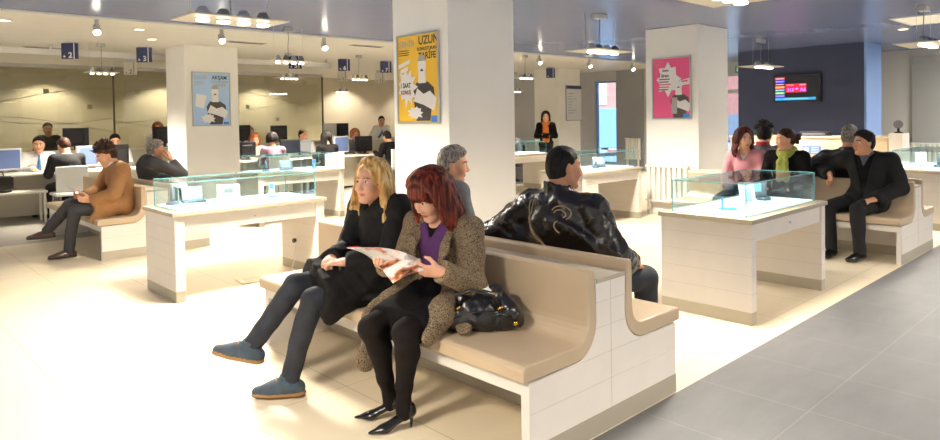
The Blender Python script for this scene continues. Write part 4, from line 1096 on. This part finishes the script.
# floor box and cable under the left case
t = thing('floor_box','flat cream floor socket box under the case with the desk phone','floor box',(2.87,6.0,0),R(-8)); obj('plate',bx(-.16,.16,-.11,.11,0,.015),mat('floor_box_cream',(222,208,176),.4),t,bevel=.004); obj('lid',bx(-.1,.1,-.07,.07,.015,.018),mat('floor_box_lid',(206,192,160),.4),t)
t = thing('power_cable','pale cable with a black plug running up the leg of the left case','cable',(2.9,6.0,0)); obj('cord',tb([(.05,0,.02),(.2,.02,.008),(.36,.05,.01),(.42,.08,.12),(.445,.1,.3)],.006,6),white_plastic,t); obj('plug',tb([(.42,.1,.3),(.447,.1,.3)],.022,12),dark_plastic,t)
# ------------------------------------------------------------------ cloth and hair materials
puffer = mat('black_puffer',(17,16,17),.75,bump=(60,.15),spec=.3); jeans = mat('dark_jeans',(38,42,50),.8,var=(16,.22),bump=(120,.1)); boot_m = mat('blue_boot',(58,72,84),.7,var=(20,.15)); boot_s = mat('tan_sole',(150,112,66),.6)
tweed = mixmat('brown_tweed',((48,38,30),(104,88,68),(162,142,114),(66,53,42)),170,.9,bump=.3); purple = mat('purple_knit',(84,38,98),.75,bump=(120,.1)); black_cloth = mat('black_cloth',(14,13,14),.85,bump=(60,.08),spec=.2); tights = mat('black_tights',(25,19,18),.75,spec=.15)
shoe_black = mat('black_shoe',(16,15,15),.22); leather_j = mat('leather_jacket',(26,21,19),.27,spec=.6,bump=(16,.7)); stitch = mat('jacket_stitch',(176,150,112),.6)
suit_dark = mat('dark_suit',(13,13,15),.85,bump=(50,.08)); suit_grey = mat('charcoal_suit',(46,46,50),.75); camel = mat('camel_coat',(146,104,62),.8,var=(40,.08),bump=(90,.1)); trouser_grey = mat('dark_grey_trousers',(54,54,56),.8,var=(20,.1)); brown_shoe = mat('brown_shoe',(74,50,40),.3)
shirt_w = mat('white_shirt',(232,230,228),.7); shirt_b = mat('pale_blue_shirt',(190,206,226),.7); tie_b = mat('blue_tie',(58,120,176),.5); grey_wool = mat('grey_jacket',(92,94,100),.8,var=(30,.1))
pink_c = mat('pink_coat',(206,140,150),.75); green_s = mat('green_scarf',(156,164,74),.8,var=(40,.15)); orange_s = mat('orange_scarf',(206,110,42),.8,var=(30,.15)); plaid = mixmat('plaid_shirt',((84,58,74),(150,120,136),(110,82,98)),40,.8); cream_k = mat('cream_cardigan',(222,208,188),.8); teal = mat('teal_top',(110,160,170),.7)
hr_blonde = mixmat('blonde_hair',((150,104,52),(210,166,98),(242,212,150)),60,.42,(1,1,.06),.3); hr_red = mixmat('auburn_hair',((44,18,14),(92,34,22),(142,58,34)),60,.5,(1,1,.06),.15); hr_black = mixmat('black_hair',((13,11,11),(32,27,24)),60,.6,(1,1,.4),.5); hr_brown = mixmat('brown_hair',((38,24,18),(78,50,34)),40,.55,(1,1,.25),.4); hr_grey = mixmat('grey_hair',((96,90,84),(164,156,146)),70,.7,(1,1,.5),.5); hr_burg = mixmat('burgundy_hair',((34,14,14),(88,34,30)),34,.4,(1,1,.15)); hr_ginger = mixmat('ginger_hair',((120,62,34),(176,104,60)),36,.5,(1,1,.2))
FAIR = (228,174,144); TAN = (206,150,116); MED = (218,164,130)

# ---- the blonde woman in the black puffer coat
J = sit(); rz = 180
def lap(S,P):
    J = P.J
    a = J['hipL']+A(.05,0,.05); b = J['kneeL']+A(-.06,0,.05); c = J['hipR']+A(.05,0,.05); d = J['kneeR']+A(-.08,0,.05)
    S.rc(a,b,.115,.10,.05,(A(0,0,1),.8),cap=True); S.rc(c,d,.115,.10,.05,(A(0,0,1),.8),cap=True); S.rc((a+c)/2,(b+d)/2,.11,.10,.05,(A(0,0,1),.75),cap=True)
    S.rc(J['kneeL']+A(-.19,.075,.0),J['kneeL']+A(-.055,.075,-.08),.06,.05,.05,(A(0,1,0),.6))
    S.rc(J['kneeL']+A(-.30,.085,.0),J['kneeL']+A(-.10,.085,-.03),.07,.06,.05,(A(0,1,0),.5))
    for z in np.arange(.62,1.0,.075): pass
W = dict(pel=(2.28,3.22,.56),waist=(2.32,3.22,.73),chest=(2.33,3.225,.885),neck=(2.31,3.235,1.035),head=(2.26,3.225,1.128),shR=(2.31,3.40,.985),shL=(2.34,3.05,.985),elR=(2.24,3.45,.72),elL=(2.22,3.02,.715),wrR=(2.03,3.30,.715),wrL=(2.03,3.15,.715),
  hipL=(2.25,3.13,.55),hipR=(2.25,3.31,.55),kneeR=(1.84,3.36,.585),kneeL=(1.86,3.22,.53),ankL=(1.765,3.325,.09),ankR=(1.63,3.49,.27))
person('blonde woman in a black puffer coat and blue boots, sitting with clasped hands',(2.28,3.22),rz,J,(13,0,0),1,FAIR,True,.98,[('R',(-.75,-.7,-.05),(-.1,-.2,-1),1.0),('L',(-.7,.75,-.02),(.1,.2,-1),.9)],world=W,lips=(200,112,104),brow=(120,88,54),clothes=(
  trousers(jeans,h=.010),shoes(boot_m,boot_s,dict(L=(-.8,.62,0),R=(-.72,.66,.22)),'boot','boot',1.02,.006),
  top('puffer_coat',puffer,.024,collar=.03,fold=[(.003,40),(.0025,70)],quilt=(.006,.085),h=.009,extra=lap,V=.06,slope=.8,neckr=.064),
  hair('long',hr_blonde,170,.31,.0,.012,.0050,seed=4,curl=.006,xb=.016,sweep=.07,flare=.15,asym=.62)))
# ---- the auburn woman in tweed
J = sit()
def tweed_x(S,P):
    J = P.J
    for sd,k in (('L',1),('R',-1)):
        a = J['hip'+sd]+A(-.03,k*.05,.03)
        S.rc(a,J['hip'+sd]+A(.16,k*.085,.0),.09,.07,.05)
        S.rc(J['hip'+sd]+A(.14,k*.10,-.02),J['hip'+sd]+A(.27,k*.125,-.07),.06,.05,.04,(A(0,1,0),.5))
    S.rc(J['hipR']+A(.24,-.115,-.03),J['hipR']+A(.33,-.105,-.27),.045,.05,.04,(A(.5,1,0),.35))
    S.rc(J['hipL']+A(-.06,.13,-.03),J['hipL']+A(.12,.20,-.07),.055,.035,.03,(A(0,0,1),.5))
def lapels(S,P):
    J = P.J; nk = J['neck']
    for k in (-1,1): S.rc(nk+A(.01,k*.092,-.02),J['chest']+A(.118,k*.118,.0),.044,.044,.012,(A(1,-k*.35,.25),.26)); S.rc(J['chest']+A(.118,k*.118,.0),J['waist']+A(.15,k*.085,.03),.040,.016,.012,(A(1,-k*.2,0),.25)); S.rc(nk+A(-.05,k*.05,.03),nk+A(.025,k*.082,-.005),.030,.034,.012)
W = dict(pel=(2.28,2.66,.56),waist=(2.32,2.66,.72),chest=(2.315,2.67,.85),neck=(2.29,2.665,.975),head=(2.225,2.65,1.095),shR=(2.30,2.855,.925),shL=(2.335,2.485,.925),elR=(2.22,2.90,.70),elL=(2.29,2.41,.665),wrR=(2.01,2.765,.755),wrL=(2.085,2.415,.765),
  hipR=(2.25,2.75,.55),hipL=(2.25,2.57,.55),kneeR=(1.85,2.665,.495),kneeL=(1.92,2.49,.495),ankR=(1.985,2.71,.125),ankL=(1.965,2.57,.125))
def skirt(P):
    J = P.J; S = SDF(P.lo,P.hi,.011)
    S.rc(J['hipL'],J['hipR'],.105,None,.03); S.rc(J['pel'],J['waist'],.13,.125,.03,((1,0,0),.75))
    for sd in 'LR':
        S.rc(J['hip'+sd],J['hip'+sd]+(J['knee'+sd]-J['hip'+sd])*.84,.098,.083,.04,cap=True)
    m_ = lambda t: (J['hipL']+J['hipR'])/2*(1-t)+(J['kneeL']+J['kneeR'])/2*t
    S.rc(m_(0),m_(.82),.10,.085,.05,cap=True); S.fold(.003,24,4); S.mesh('skirt',[black_cloth],P.o)
def stockings(P):
    J = P.J; S = SDF(P.lo,P.hi,.009)
    for sd in 'LR':
        S.rc(J['hip'+sd],J['knee'+sd],.085,.062,.02); k_,a_ = J['knee'+sd],J['ank'+sd]; mid = k_+(a_-k_)*.3+A(-.018,0,0)
        S.chain([k_,mid,k_+(a_-k_)*.75,a_,a_-A(0,0,.05)],[.059,.058,.040,.034,.036],.02)
    S.mesh('tights',[tights],P.o)
person('woman with auburn hair in a brown tweed coat, bowed over a magazine',(2.28,2.66),188,J,(-10,28,-3),1,FAIR,True,1.02,[('R',(-.75,-.6,.15),(.1,-.3,.95),.75),('L',(-.8,.5,.1),(.1,.8,.5),1.0)],world=W,lips=(176,84,84),brow=(60,34,26),clothes=(
  stockings,skirt,shoes(shoe_black,None,dict(R=(-.72,.62,0),L=(-.93,.36,0)),'heel','high_heel'),
  top('purple_sweater',purple,.006,V=.10,slope=.55,h=.010,fold=(.003,30),sleeves=False),top('black_undershirt',black_cloth,.0,h=.011,sleeves=False,fold=None,V=.05,slope=.9),
  top('tweed_coat',tweed,.020,V=.50,slope=.30,h=.009,fold=[(.005,24),(.003,60)],extra=tweed_x,post=lapels,sl_r=1.0,neckr=.075),
  hair('bob',hr_red,170,.21,.0,.014,.0050,seed=9,bangs=True,curl=.003,sweep=-.34,flare=.13)))
# ---- the man in the leather jacket, seen from behind
J = sit(sc=1.02,w=.21)
def jk(S,P):
    J = P.J; S.rc(J['chest']+A(0,.14,-.08),J['elL']+A(.0,-.16,-.04),.07,.05,.06,((1,0,0),.7)); S.rc(J['waist']+A(0,.10,0),J['waist']+A(0,.2,-.06),.13,.12,.05,((1,0,0),.7)); S.rc(J['waist']+A(0,-.10,0),J['waist']+A(0,-.19,-.06),.13,.12,.05,((1,0,0),.7)); S.rc(J['chest']+A(.02,-.16,-.05),J['elR']+A(.0,.08,.02),.09,.08,.05)
    S.rc(P.J['neck']+A(-.012,0,-.06),P.J['neck']+A(-.004,0,.035),.088,.080,.02,cap=True)
W = dict(pel=(3.08,2.47,.57),waist=(3.06,2.47,.74),chest=(3.04,2.475,.90),neck=(3.05,2.475,1.07),head=(3.09,2.47,1.195),shL=(3.03,2.68,.965),shR=(3.07,2.26,.975),elL=(2.97,2.93,.785),wrL=(3.10,3.05,.66),elR=(3.11,2.13,.73),wrR=(3.34,2.2,.63),hipL=(3.11,2.57,.55),hipR=(3.11,2.37,.55),kneeL=(3.52,2.60,.52),kneeR=(3.50,2.20,.525),ankL=(3.5,2.6,.09),ankR=(3.5,2.2,.09))
def piping(P):
    from mathutils.bvhtree import BVHTree
    jo = [c for c in P.o.children if c.name.startswith('leather_jacket')][0]
    bv = BVHTree.FromPolygons([v.co for v in jo.data.vertices],[tuple(p.vertices) for p in jo.data.polygons])
    J = P.J; bm = BM()
    for o in (.0,.022):
        pts = []
        for t in np.linspace(0,1,26):
            z = J['shL'][2]+.055-.30*t; y = .135-o+.035*math.sin(t*3.2)-.17*t**2.4
            h_ = bv.ray_cast(Vector((-1,y,z)),Vector((1,0,0)))
            if h_[0] is not None and h_[0].x < .12: pts.append((h_[0].x-.001,y,z))
        if len(pts) > 3: tube(bm,pts,.0038,6)
    ar = lambda c,d,ry,rz_,a0,a1: [(c+ry*math.cos(a),d+rz_*math.sin(a)) for a in np.linspace(R(a0),R(a1),14)]
    for pl in (ar(-.09,.0,.055,.04,20,235),ar(-.085,-.005,.035,.024,10,230),ar(-.10,-.075,.03,.035,80,-70)):
        pts = []
        for y,dz in pl:
            h_ = bv.ray_cast(Vector((-1,y,J['shR'][2]+dz-.02)),Vector((1,0,0)))
            if h_[0] is not None: pts.append((h_[0].x-.001,y,J['shR'][2]+dz-.02))
        if len(pts) > 2: tube(bm,pts,.0038,6)
    obj('seam_piping',bm,stitch,P.o)
person('man in a shiny black leather jacket seen from behind, arm along the bench back',(3.08,2.47),0,J,(-24,2,0),1,TAN,False,1.03,[('R',(.9,.1,-.2),(0,.2,-1),.6)],build=1.08,world=W,clothes=(
  trousers(jeans),shoes(shoe_black),top('leather_jacket',leather_j,.030,h=.008,sl_r=.92,fold=[(.007,24),(.007,48),(.003,90)],extra=jk,seed=2,neckr=.060),
  piping,hair('buzz',hr_black,cap=.004,h=.005,seed=3,low=-.04)))
# ---- grey-haired man behind the auburn woman
J = sit(w=.19)
person('grey-haired man in a grey jacket seated behind the auburn woman',(3.1,3.52),-10,{**J,'head':J['head']+A(.03,0,-.03),'neck':J['neck']+A(.01,0,-.03)},(-34,6,0),1.1,MED,False,1.0,None,clothes=(
  trousers(trouser_grey),shoes(shoe_black),top('jacket',grey_wool,.02,fold=(.005,22),h=.012,collar=.02),top('shirt',shirt_b,.004,h=.012,fold=None,collar=.025,sleeves=False),hair('short',hr_grey,160,cap=.011,seed=5)))
# ---- dark-suited man on the right bench
J = sit(sc=1.0,w=.2)
W = dict(pel=(7.90,2.28,.56),waist=(7.94,2.28,.73),chest=(7.93,2.29,.90),neck=(7.91,2.30,1.05),head=(7.86,2.31,1.165),shR=(7.93,2.50,.99),shL=(7.96,2.09,.985),elR=(8.02,2.80,.86),wrR=(7.83,2.63,.83),elL=(7.93,1.98,.71),wrL=(7.63,2.14,.61),hipR=(7.87,2.38,.55),hipL=(7.87,2.18,.55),kneeR=(7.44,2.52,.52),kneeL=(7.42,2.24,.52),ankR=(7.47,2.49,.09),ankL=(7.44,2.22,.09))
def ov(S,P):
    for sd in 'LR':
        S.rc(P.J['hip'+sd]+A(-.02,0,.02),P.J['hip'+sd]+A(.2,.02 if sd == 'L' else -.02,.0),.115,.10,.05,cap=True)
person('man in a dark overcoat and suit at the end of the right-hand bench',(7.90,2.28),182,J,(-36,0,0),1.15,TAN,False,1.03,[('R',(-.45,-.35,-.55),(-.7,.1,-.5),.7),('L',(-.75,.35,-.1),(.1,.1,-1),.5)],build=1.05,world=W,clothes=(
  trousers(suit_dark),shoes(shoe_black,None,dict(L=(-.95,.3,0),R=(-1,.1,0))),top('shirt',mat('slate_shirt',(92,94,102),.7),.002,h=.012,fold=None,collar=.03,sleeves=False),
  top('suit_jacket',mat('black_suit',(14,14,16),.8,spec=.2),.014,V=.12,slope=.4,h=.012,sleeves=False),top('overcoat',suit_dark,.032,V=.46,slope=.2,h=.011,fold=(.007,18),extra=ov),hair('short',hr_black,150,cap=.010,seed=6)))
# ---- two women on the right bench
J = sit(w=.165)
person('woman in a pink coat with long burgundy hair, turned to her neighbour',(7.88,3.58),180,J,(52,4,0),1.3,FAIR,True,1.0,None,clothes=(trousers(black_cloth,h=.016),shoes(shoe_black,h=.012),top('pink_coat',pink_c,.02,V=.12,slope=.6,h=.013,collar=.02,fold=(.004,24)),top('blouse',shirt_w,.0,h=.014,sleeves=False,fold=None),hair('long',hr_burg,70,.22,.0,.014,.008,seed=12,curl=.012)))
J = sit(w=.17)
person('woman in a black coat with a green scarf and tied-back brown hair',(7.86,3.10),180,J,(-42,6,0),1.3,MED,True,1.0,None,clothes=(trousers(black_cloth,h=.016),shoes(shoe_black,h=.012),top('black_coat',black_cloth,.024,h=.013,fold=(.004,24)),scarf(green_s,'scarf',.3,.032),hair('bun',hr_brown,60,cap=.012,h=.008,seed=13)))
# ---- two people on the far side of the right bench
J = sit(sc=1.06,w=.175)
person('person with spiky black hair in a grey jacket, back turned between two women',(8.36,3.56),0,J,(10,4,0),1.3,MED,False,1.02,None,clothes=(trousers(jeans,h=.016),shoes(shoe_black,h=.012),top('quilted_jacket',mat('dark_grey_jacket',(70,70,74),.7),.022,h=.013,fold=(.006,26),collar=.04),top('red_collar',mat('red_knit',(170,40,60),.7),.006,h=.013,sleeves=False,collar=.06,fold=None),hair('spiky',hr_black,120,cap=.02,h=.008,seed=14)))
J = sit(sc=1.03,w=.2)
J.update(elL=A(-.1,.42,.84),wrL=A(-.08,.66,.83),shL=A(-.05,.22,.99))
person('man with thinning grey hair in a dark leather jacket, back turned beside the dark-suited man',(8.34,2.60),0,J,(14,3,0),1.3,TAN,False,1.02,None,build=1.08,clothes=(trousers(suit_dark,h=.016),shoes(shoe_black,h=.012),top('leather_jacket',mat('worn_leather',(34,31,32),.36,bump=(24,.3)),.022,h=.013,fold=(.009,18),collar=.04),hair('short',hr_grey,90,cap=.008,h=.008,seed=15)))
# ---- brown-coated reader on the left bench
J = sit(w=.19)
W = dict(pel=(2.42,8.42,.56),waist=(2.43,8.42,.73),chest=(2.38,8.42,.90),neck=(2.33,8.43,1.04),head=(2.27,8.44,1.135),shL=(2.37,8.22,.975),shR=(2.37,8.62,.975),elL=(2.25,8.14,.71),wrL=(2.06,8.26,.66),elR=(2.22,8.66,.72),wrR=(2.05,8.5,.68),hipL=(2.35,8.33,.55),hipR=(2.35,8.51,.55),kneeL=(1.92,8.36,.56),kneeR=(1.9,8.46,.60),ankL=(1.88,8.50,.10),ankR=(1.72,8.72,.31))
def coat_x(S,P):
    J = P.J
    S.rc(J['hipL']+A(-.02,.05,.03),J['hipL']+A(.27,.05,.0),.105,.085,.05,cap=True); S.rc(J['hipL']+A(.1,.085,-.02),J['hipL']+A(.27,.10,-.10),.07,.06,.05,(A(0,1,0),.5)); S.rc(J['hipR']+A(0,0,.02),J['hipR']+A(.2,0,.02),.10,.085,.05,cap=True)
person('man in a camel coat reading on the left bench, legs crossed',(2.38,8.42),180,J,(-4,24,0),1.25,MED,False,1.02,[('L',(-.8,.3,.1),(.2,.8,.4),.8),('R',(-.8,-.3,.1),(.2,-.8,.4),.8)],world=W,clothes=(trousers(trouser_grey,h=.013),shoes(brown_shoe,dark_plastic,dict(L=(-1,-.02,0),R=(-.85,.45,-.05)),h=.008),top('camel_coat',camel,.028,h=.012,fold=(.006,20),extra=coat_x),top('shirt',shirt_w,.004,h=.013,fold=None,sleeves=False,collar=.03),hair('spiky',hr_brown,130,cap=.012,h=.008,seed=16)))
# ---- man in the charcoal suit, far side of the left bench
J = sit(w=.195)
W = dict(neck=(3.10,9.47,1.04),head=(3.16,9.46,1.135),elR=(3.42,9.26,.80),wrR=(3.30,9.33,1.0),elL=(3.25,9.66,.74),wrL=(3.4,9.5,.72))
person('man in a charcoal suit with his hand on his cheek, behind the left bench back',(3.08,9.46),-12,J,(-6,6,0),1.3,TAN,False,1.03,[('R',(-.25,.12,.9),(-.5,.6,.2),.6)],build=1.05,world=W,clothes=(trousers(suit_grey,h=.016),shoes(shoe_black,h=.012),top('shirt',shirt_b,.006,h=.013,fold=None,sleeves=False,collar=.04),top('suit_jacket',suit_grey,.022,V=.26,slope=.35,h=.012,sleeve=.06),hair('short',hr_grey,120,cap=.010,h=.008,seed=17)))

# ---- the desks
def clerk(label,x,y,rz,head=(0,0,0),hm=hr_black,style='short',outfit='shirt',tiem=None,skin=MED,female=False,sc=1.0,lean=.0,group=None,arms=True,bald=False,hn=60,ln=.2,seed=20):
    J = sit(.45,sc,.17 if female else .19)
    for k in ('neck','head','chest','shL','shR','waist'): J[k] = J[k]+A(lean*(J[k][2]-.5)/.6,0,-abs(lean)*.15*(J[k][2]-.5)/.6)
    if arms: J.update(elL=J['shL']+A(.06,.06,-.24),elR=J['shR']+A(.06,-.06,-.24),wrL=A(.34+lean,.10,.78),wrR=A(.34+lean,-.10,.78))
    cl = [trousers(suit_dark,h=.02),shoes(shoe_black,h=.016)]
    if outfit == 'shirt': cl += [top('shirt',shirt_w,.016,h=.014,collar=.03,fold=(.004,24),V=.04,slope=.7)]
    elif outfit == 'suit': cl += [top('shirt',shirt_w,.006,h=.016,fold=None,sleeves=False,collar=.035),top('suit_jacket',suit_dark,.022,V=.25,slope=.35,h=.014)]
    else: cl += [top(outfit[0],outfit[1],.018,h=.014,collar=.02,fold=(.004,24))]
    if tiem: cl.append(tie(tiem))
    cl.append(hair(style,hm,hn,ln,0,.012,.010,bald=bald,seed=seed))
    return person(label,(x,y),rz,J,head,2.0,skin,female,1.04,[('L',(math.cos(R(rz)),math.sin(R(rz)),-.1),(0,0,-1),.4),('R',(math.cos(R(rz)),math.sin(R(rz)),-.1),(0,0,-1),.4)] if arms else None,clothes=cl,group=group)
clerk('smiling clerk in a white shirt and blue tie at the left desk',2.53,13.3,-95,(-8,8,0),tiem=tie_b,lean=.10,seed=21)
clerk('bald-topped customer in a dark suit bowed over the left desk',2.70,11.95,100,(4,26,0),hm=hr_brown,bald=True,outfit='suit',lean=.16,seed=22)
clerk('dark-haired clerk in a white shirt behind a black monitor near the column',3.74,13.35,-100,(0,14,0),lean=.03,seed=23)
clerk('clerk in a cream cardigan with ginger hair, in front of the grey-haired clerk',6.35,13.2,-110,(10,16,0),hm=hr_ginger,style='bob',female=True,outfit=('cardigan',cream_k),skin=FAIR,lean=.06,sc=.92,ln=.1,seed=24)
clerk('customer in a plaid shirt with black hair, seen from behind',6.15,12.0,80,(10,6,0),hm=hr_black,style='curly',female=True,outfit=('plaid_shirt',plaid),lean=.03,sc=.94,ln=.1,seed=25)
clerk('moustached clerk with receding dark hair in a white shirt',7.52,13.3,-100,(26,6,0),bald=True,lean=.02,skin=FAIR,seed=26)
clerk('customer with long straight black hair, seen from behind',7.33,12.0,88,(0,4,0),style='long',female=True,outfit=('dark_coat',black_cloth),sc=.93,ln=.3,seed=27)
clerk('clerk with curly brown hair looking at a black monitor',8.84,13.25,-105,(0,12,0),hm=hr_ginger,style='curly',female=True,outfit=('grey_top',grey_wool),skin=FAIR,sc=.96,ln=.12,seed=28)
clerk('customer in a black coat half hidden by the middle column',8.97,12.0,95,(0,20,0),outfit=('black_coat',black_cloth),lean=.12,sc=.92,seed=29)
clerk('seated man in a grey jacket beside the middle column',11.2,10.4,170,(10,20,0),outfit=('grey_jacket',grey_wool),lean=.08,arms=False,seed=30)
def stander(label,x,y,rz,sc,head,hm,style,cl,female=False,skin=MED,J=None,bald=False,seed=40,ln=.22):
    return person(label,(x,y),rz,J or stand(sc),head,2.0,skin,female,1.02,None,clothes=[trousers(suit_dark,h=.02),shoes(shoe_black,h=.016)]+list(cl)+[hair(style,hm,60,ln,0,.012,.010,bald=bald,seed=seed,front=style!='long')])
stander('blurred woman with brown hair standing behind the glass partition',3.12,15.45,-100,.9,(0,4,0),hr_brown,'bun',[top('grey_top',grey_wool,.016,h=.016)],True,FAIR,seed=41)
stander('red-haired clerk half hidden by a black monitor left of the column',4.85,14.4,-110,.88,(0,10,0),hr_ginger,'bob',[top('white_blouse',shirt_w,.016,h=.016)],True,MED,seed=42,ln=.08)
stander('grey-haired clerk behind the clerk in the cream cardigan',6.85,14.45,-105,.80,(-10,6,0),hr_grey,'short',[top('white_blouse',shirt_w,.016,h=.016,collar=.03)],True,FAIR,seed=43)
stander('red-faced clerk whose forehead shows above a black monitor',9.2,14.4,-110,.80,(0,12,0),hr_ginger,'short',[top('white_blouse',shirt_w,.016,h=.016)],False,(226,140,100),seed=44)
J = stand(.93)
for k in ('neck','head','chest','shL','shR'): J[k] = J[k]+A(.05,.08,0)
stander('clerk standing in a white shirt and blue tie, leaning on the counter',10.45,14.55,-120,.93,(0,6,0),hr_black,'short',[top('shirt',shirt_w,.018,h=.014,collar=.03,V=.04,slope=.7),tie(tie_b)],False,TAN,J,seed=45)
J = stand(.955,.16)
J.update(elL=J['shL']+A(.04,.07,-.25),elR=J['shR']+A(.04,-.07,-.25)); J['wrL'] = A(.2,-.08,J['elL'][2]+.03); J['wrR'] = A(.22,.08,J['elR'][2]+.0)
stander('woman standing with folded arms in a black coat and orange scarf',12.2,10.3,-142,.955,(4,4,0),hr_black,'long',[top('black_coat',black_cloth,.02,h=.014,long=0),scarf(orange_s,'scarf',.42,.036)],True,FAIR,J,seed=46,ln=.2)

# ------------------------------------------------------------------ things in hands and on seats
def sheet(bm,p00,p10,p11,p01,sag=.02,n=8,mi=0):
    p = [Vector(v) for v in (p00,p10,p11,p01)]; nm = (p[1]-p[0]).cross(p[3]-p[0]).normalized(); g = []
    for i in range(n+1):
        for j in range(n+1):
            u,v = i/n,j/n; g.append(bm.verts.new(p[0]*(1-u)*(1-v)+p[1]*u*(1-v)+p[2]*u*v+p[3]*(1-u)*v+nm*sag*math.sin(u*PI)))
    for i in range(n):
        for j in range(n):
            f = bm.faces.new((g[i*(n+1)+j],g[(i+1)*(n+1)+j],g[(i+1)*(n+1)+j+1],g[i*(n+1)+j+1])); f.smooth = True; f.material_index = mi
def solid(o,t=.002): md = o.modifiers.new('thickness','SOLIDIFY'); md.thickness = t; return o
print_mag = mixmat('magazine_print',((196,86,76),(236,232,228),(240,238,236),(150,140,140)),9,.35); print_pic = mixmat('magazine_picture',((50,32,26),(200,120,70),(236,230,222),(244,242,238)),13,.35)
t = thing('magazine','open glossy magazine held by the auburn woman','magazine',(1.95,2.6,.8))
Lc = lambda *p: tuple(a-b for a,b in zip(p,(1.95,2.6,.8)))
s0,s1 = Lc(1.935,2.725,.785),Lc(2.035,2.50,.815)
bm = BM(); sheet(bm,s0,Lc(1.765,2.73,.885),Lc(1.86,2.615,.888),s1,.014); solid(obj('left_page',bm,print_mag,t))
bm = BM(); sheet(bm,s0,s1,Lc(1.985,2.425,.785),Lc(1.885,2.53,.725),-.012); solid(obj('right_page',bm,print_pic,t))
bm = BM(); q0 = Lc(1.765,2.73,.887); 
bm = BM(); sheet(bm,Lc(1.79,2.727,.881),Lc(1.77,2.727,.889),Lc(1.80,2.69,.893),Lc(1.82,2.69,.885),.0); o = solid(obj('red_title',bm,mat('title_red',(206,40,40),.4),t))
t = thing('leaflet','white leaflet held by the man in the camel coat','leaflet',(1.96,8.38,.72)); bm = BM(); sheet(bm,(-.1,-.1,.1),(.08,-.12,-.04),(.08,.08,-.04),(-.1,.1,.1),.015); solid(obj('page',bm,mixmat('leaflet_print',((226,140,130),(240,236,230),(244,240,236)),12,.5),t))
# handbag on the bench
gold = mat('gold_stud',(208,164,72),.25,metal=1); bag_l = mat('handbag_leather',(24,22,23),.28,spec=.65,bump=(30,.3))
t = thing('handbag','slouchy black leather handbag with gold studs lying on the front bench','handbag',(2.31,2.365,.456),R(-46))
S = SDF((-.3,-.22,-.02),(.3,.22,.3),.008)
S.rbox((0,0,.06),(.185,.085,.06),None,.05,.03); S.ell((-.01,0,.10),(.165,.085,.09),None,.04); S.rc((-.10,0,.15),(.06,.01,.175),.030,.022,.05)
S.fold(.010,30,3); S.fold(.007,55,5); S.fold(.003,100,7); S.cut(lambda X,Y,Z: Z-.004+0*X+0*Y); S.mesh('body',[bag_l],t)
obj('handle',tb([(-.12,-.07,.12),(-.13,-.10,.19),(-.05,-.11,.215),(.05,-.10,.19),(.08,-.075,.12)],.009,8),bag_l,t); obj('handle',tb([(-.12,.05,.13),(-.1,.03,.20),(0,.02,.215),(.08,.04,.14)],.009,8),bag_l,t)
obj('seam',tb([(-.15,-.088,.07),(-.08,-.104,.10),(.0,-.108,.115),(.09,-.102,.10),(.15,-.085,.07)],.004,6),bag_l,t)
for x,y,z in ((-.16,-.085,.045),(.155,-.085,.05)): bm = BM(); bmesh.ops.create_uvsphere(bm,u_segments=14,v_segments=10,radius=.013,matrix=Matrix.Translation((x,y,z))); obj('stud',bm,gold,t,smooth=True)
for x,z in ((-.12,.125),(.08,.125)): obj('buckle',tb([(x-.014,-.095,z-.01),(x+.014,-.1,z+.012)],.006,8),gold,t)
bm = BM(); sheet(bm,(-.04,-.03,.195),(.04,-.035,.19),(.05,.02,.20),(-.03,.02,.208),.008); obj('tissue',bm,paper,t)
obj('zip',tb([(-.08,-.045,.185),(0,-.05,.19),(.09,-.04,.18)],.004,6),gold,t)

# ------------------------------------------------------------------ daylight and camera
w = bpy.data.worlds.new('world'); bpy.context.scene.world = w; w.use_nodes = True
bg = w.node_tree.nodes['Background']; bg.inputs['Color'].default_value = (1,.95,.88,1); bg.inputs['Strength'].default_value = .42
sun = bpy.data.lights.new('sun','SUN'); sun.energy = 5.0; sun.angle = .05; so = bpy.data.objects.new('sun',sun); C.objects.link(so); so.rotation_euler = (R(50),0,R(-70))
# camera; the unseen lamps added behind the viewpoint stand among the pendants
f,cy = 675.536,134.553; pitch,roll,yaw,h = .0234,-.01561,math.radians(46.591),1.488
fw = Vector((math.cos(yaw)*math.cos(pitch),math.sin(yaw)*math.cos(pitch),-math.sin(pitch))); r0 = Vector((math.sin(yaw),-math.cos(yaw),0)); u0 = r0.cross(fw)
c_,s_ = math.cos(roll),math.sin(roll); rr = r0*c_+u0*s_; uu = u0*c_-r0*s_
cam = bpy.data.cameras.new('camera'); co = bpy.data.objects.new('camera',cam); C.objects.link(co)
cam.sensor_fit = 'HORIZONTAL'; cam.sensor_width = 36; cam.lens = f/940*36; cam.shift_y = -(220-cy)/940; cam.clip_start = .05
m = Matrix((rr,uu,-fw)).transposed().to_4x4(); m.translation = (0,0,h); co.matrix_world = m
sc = bpy.context.scene; sc.camera = co
sc.view_settings.view_transform = 'Standard'; sc.view_settings.look = 'None'; sc.view_settings.gamma = 1; sc.view_settings.use_curve_mapping = False
sc.view_settings.exposure = .9
sc.cycles.max_bounces = 8; sc.cycles.transparent_max_bounces = 24; sc.cycles.use_denoising = True; sc.cycles.sample_clamp_indirect = 6
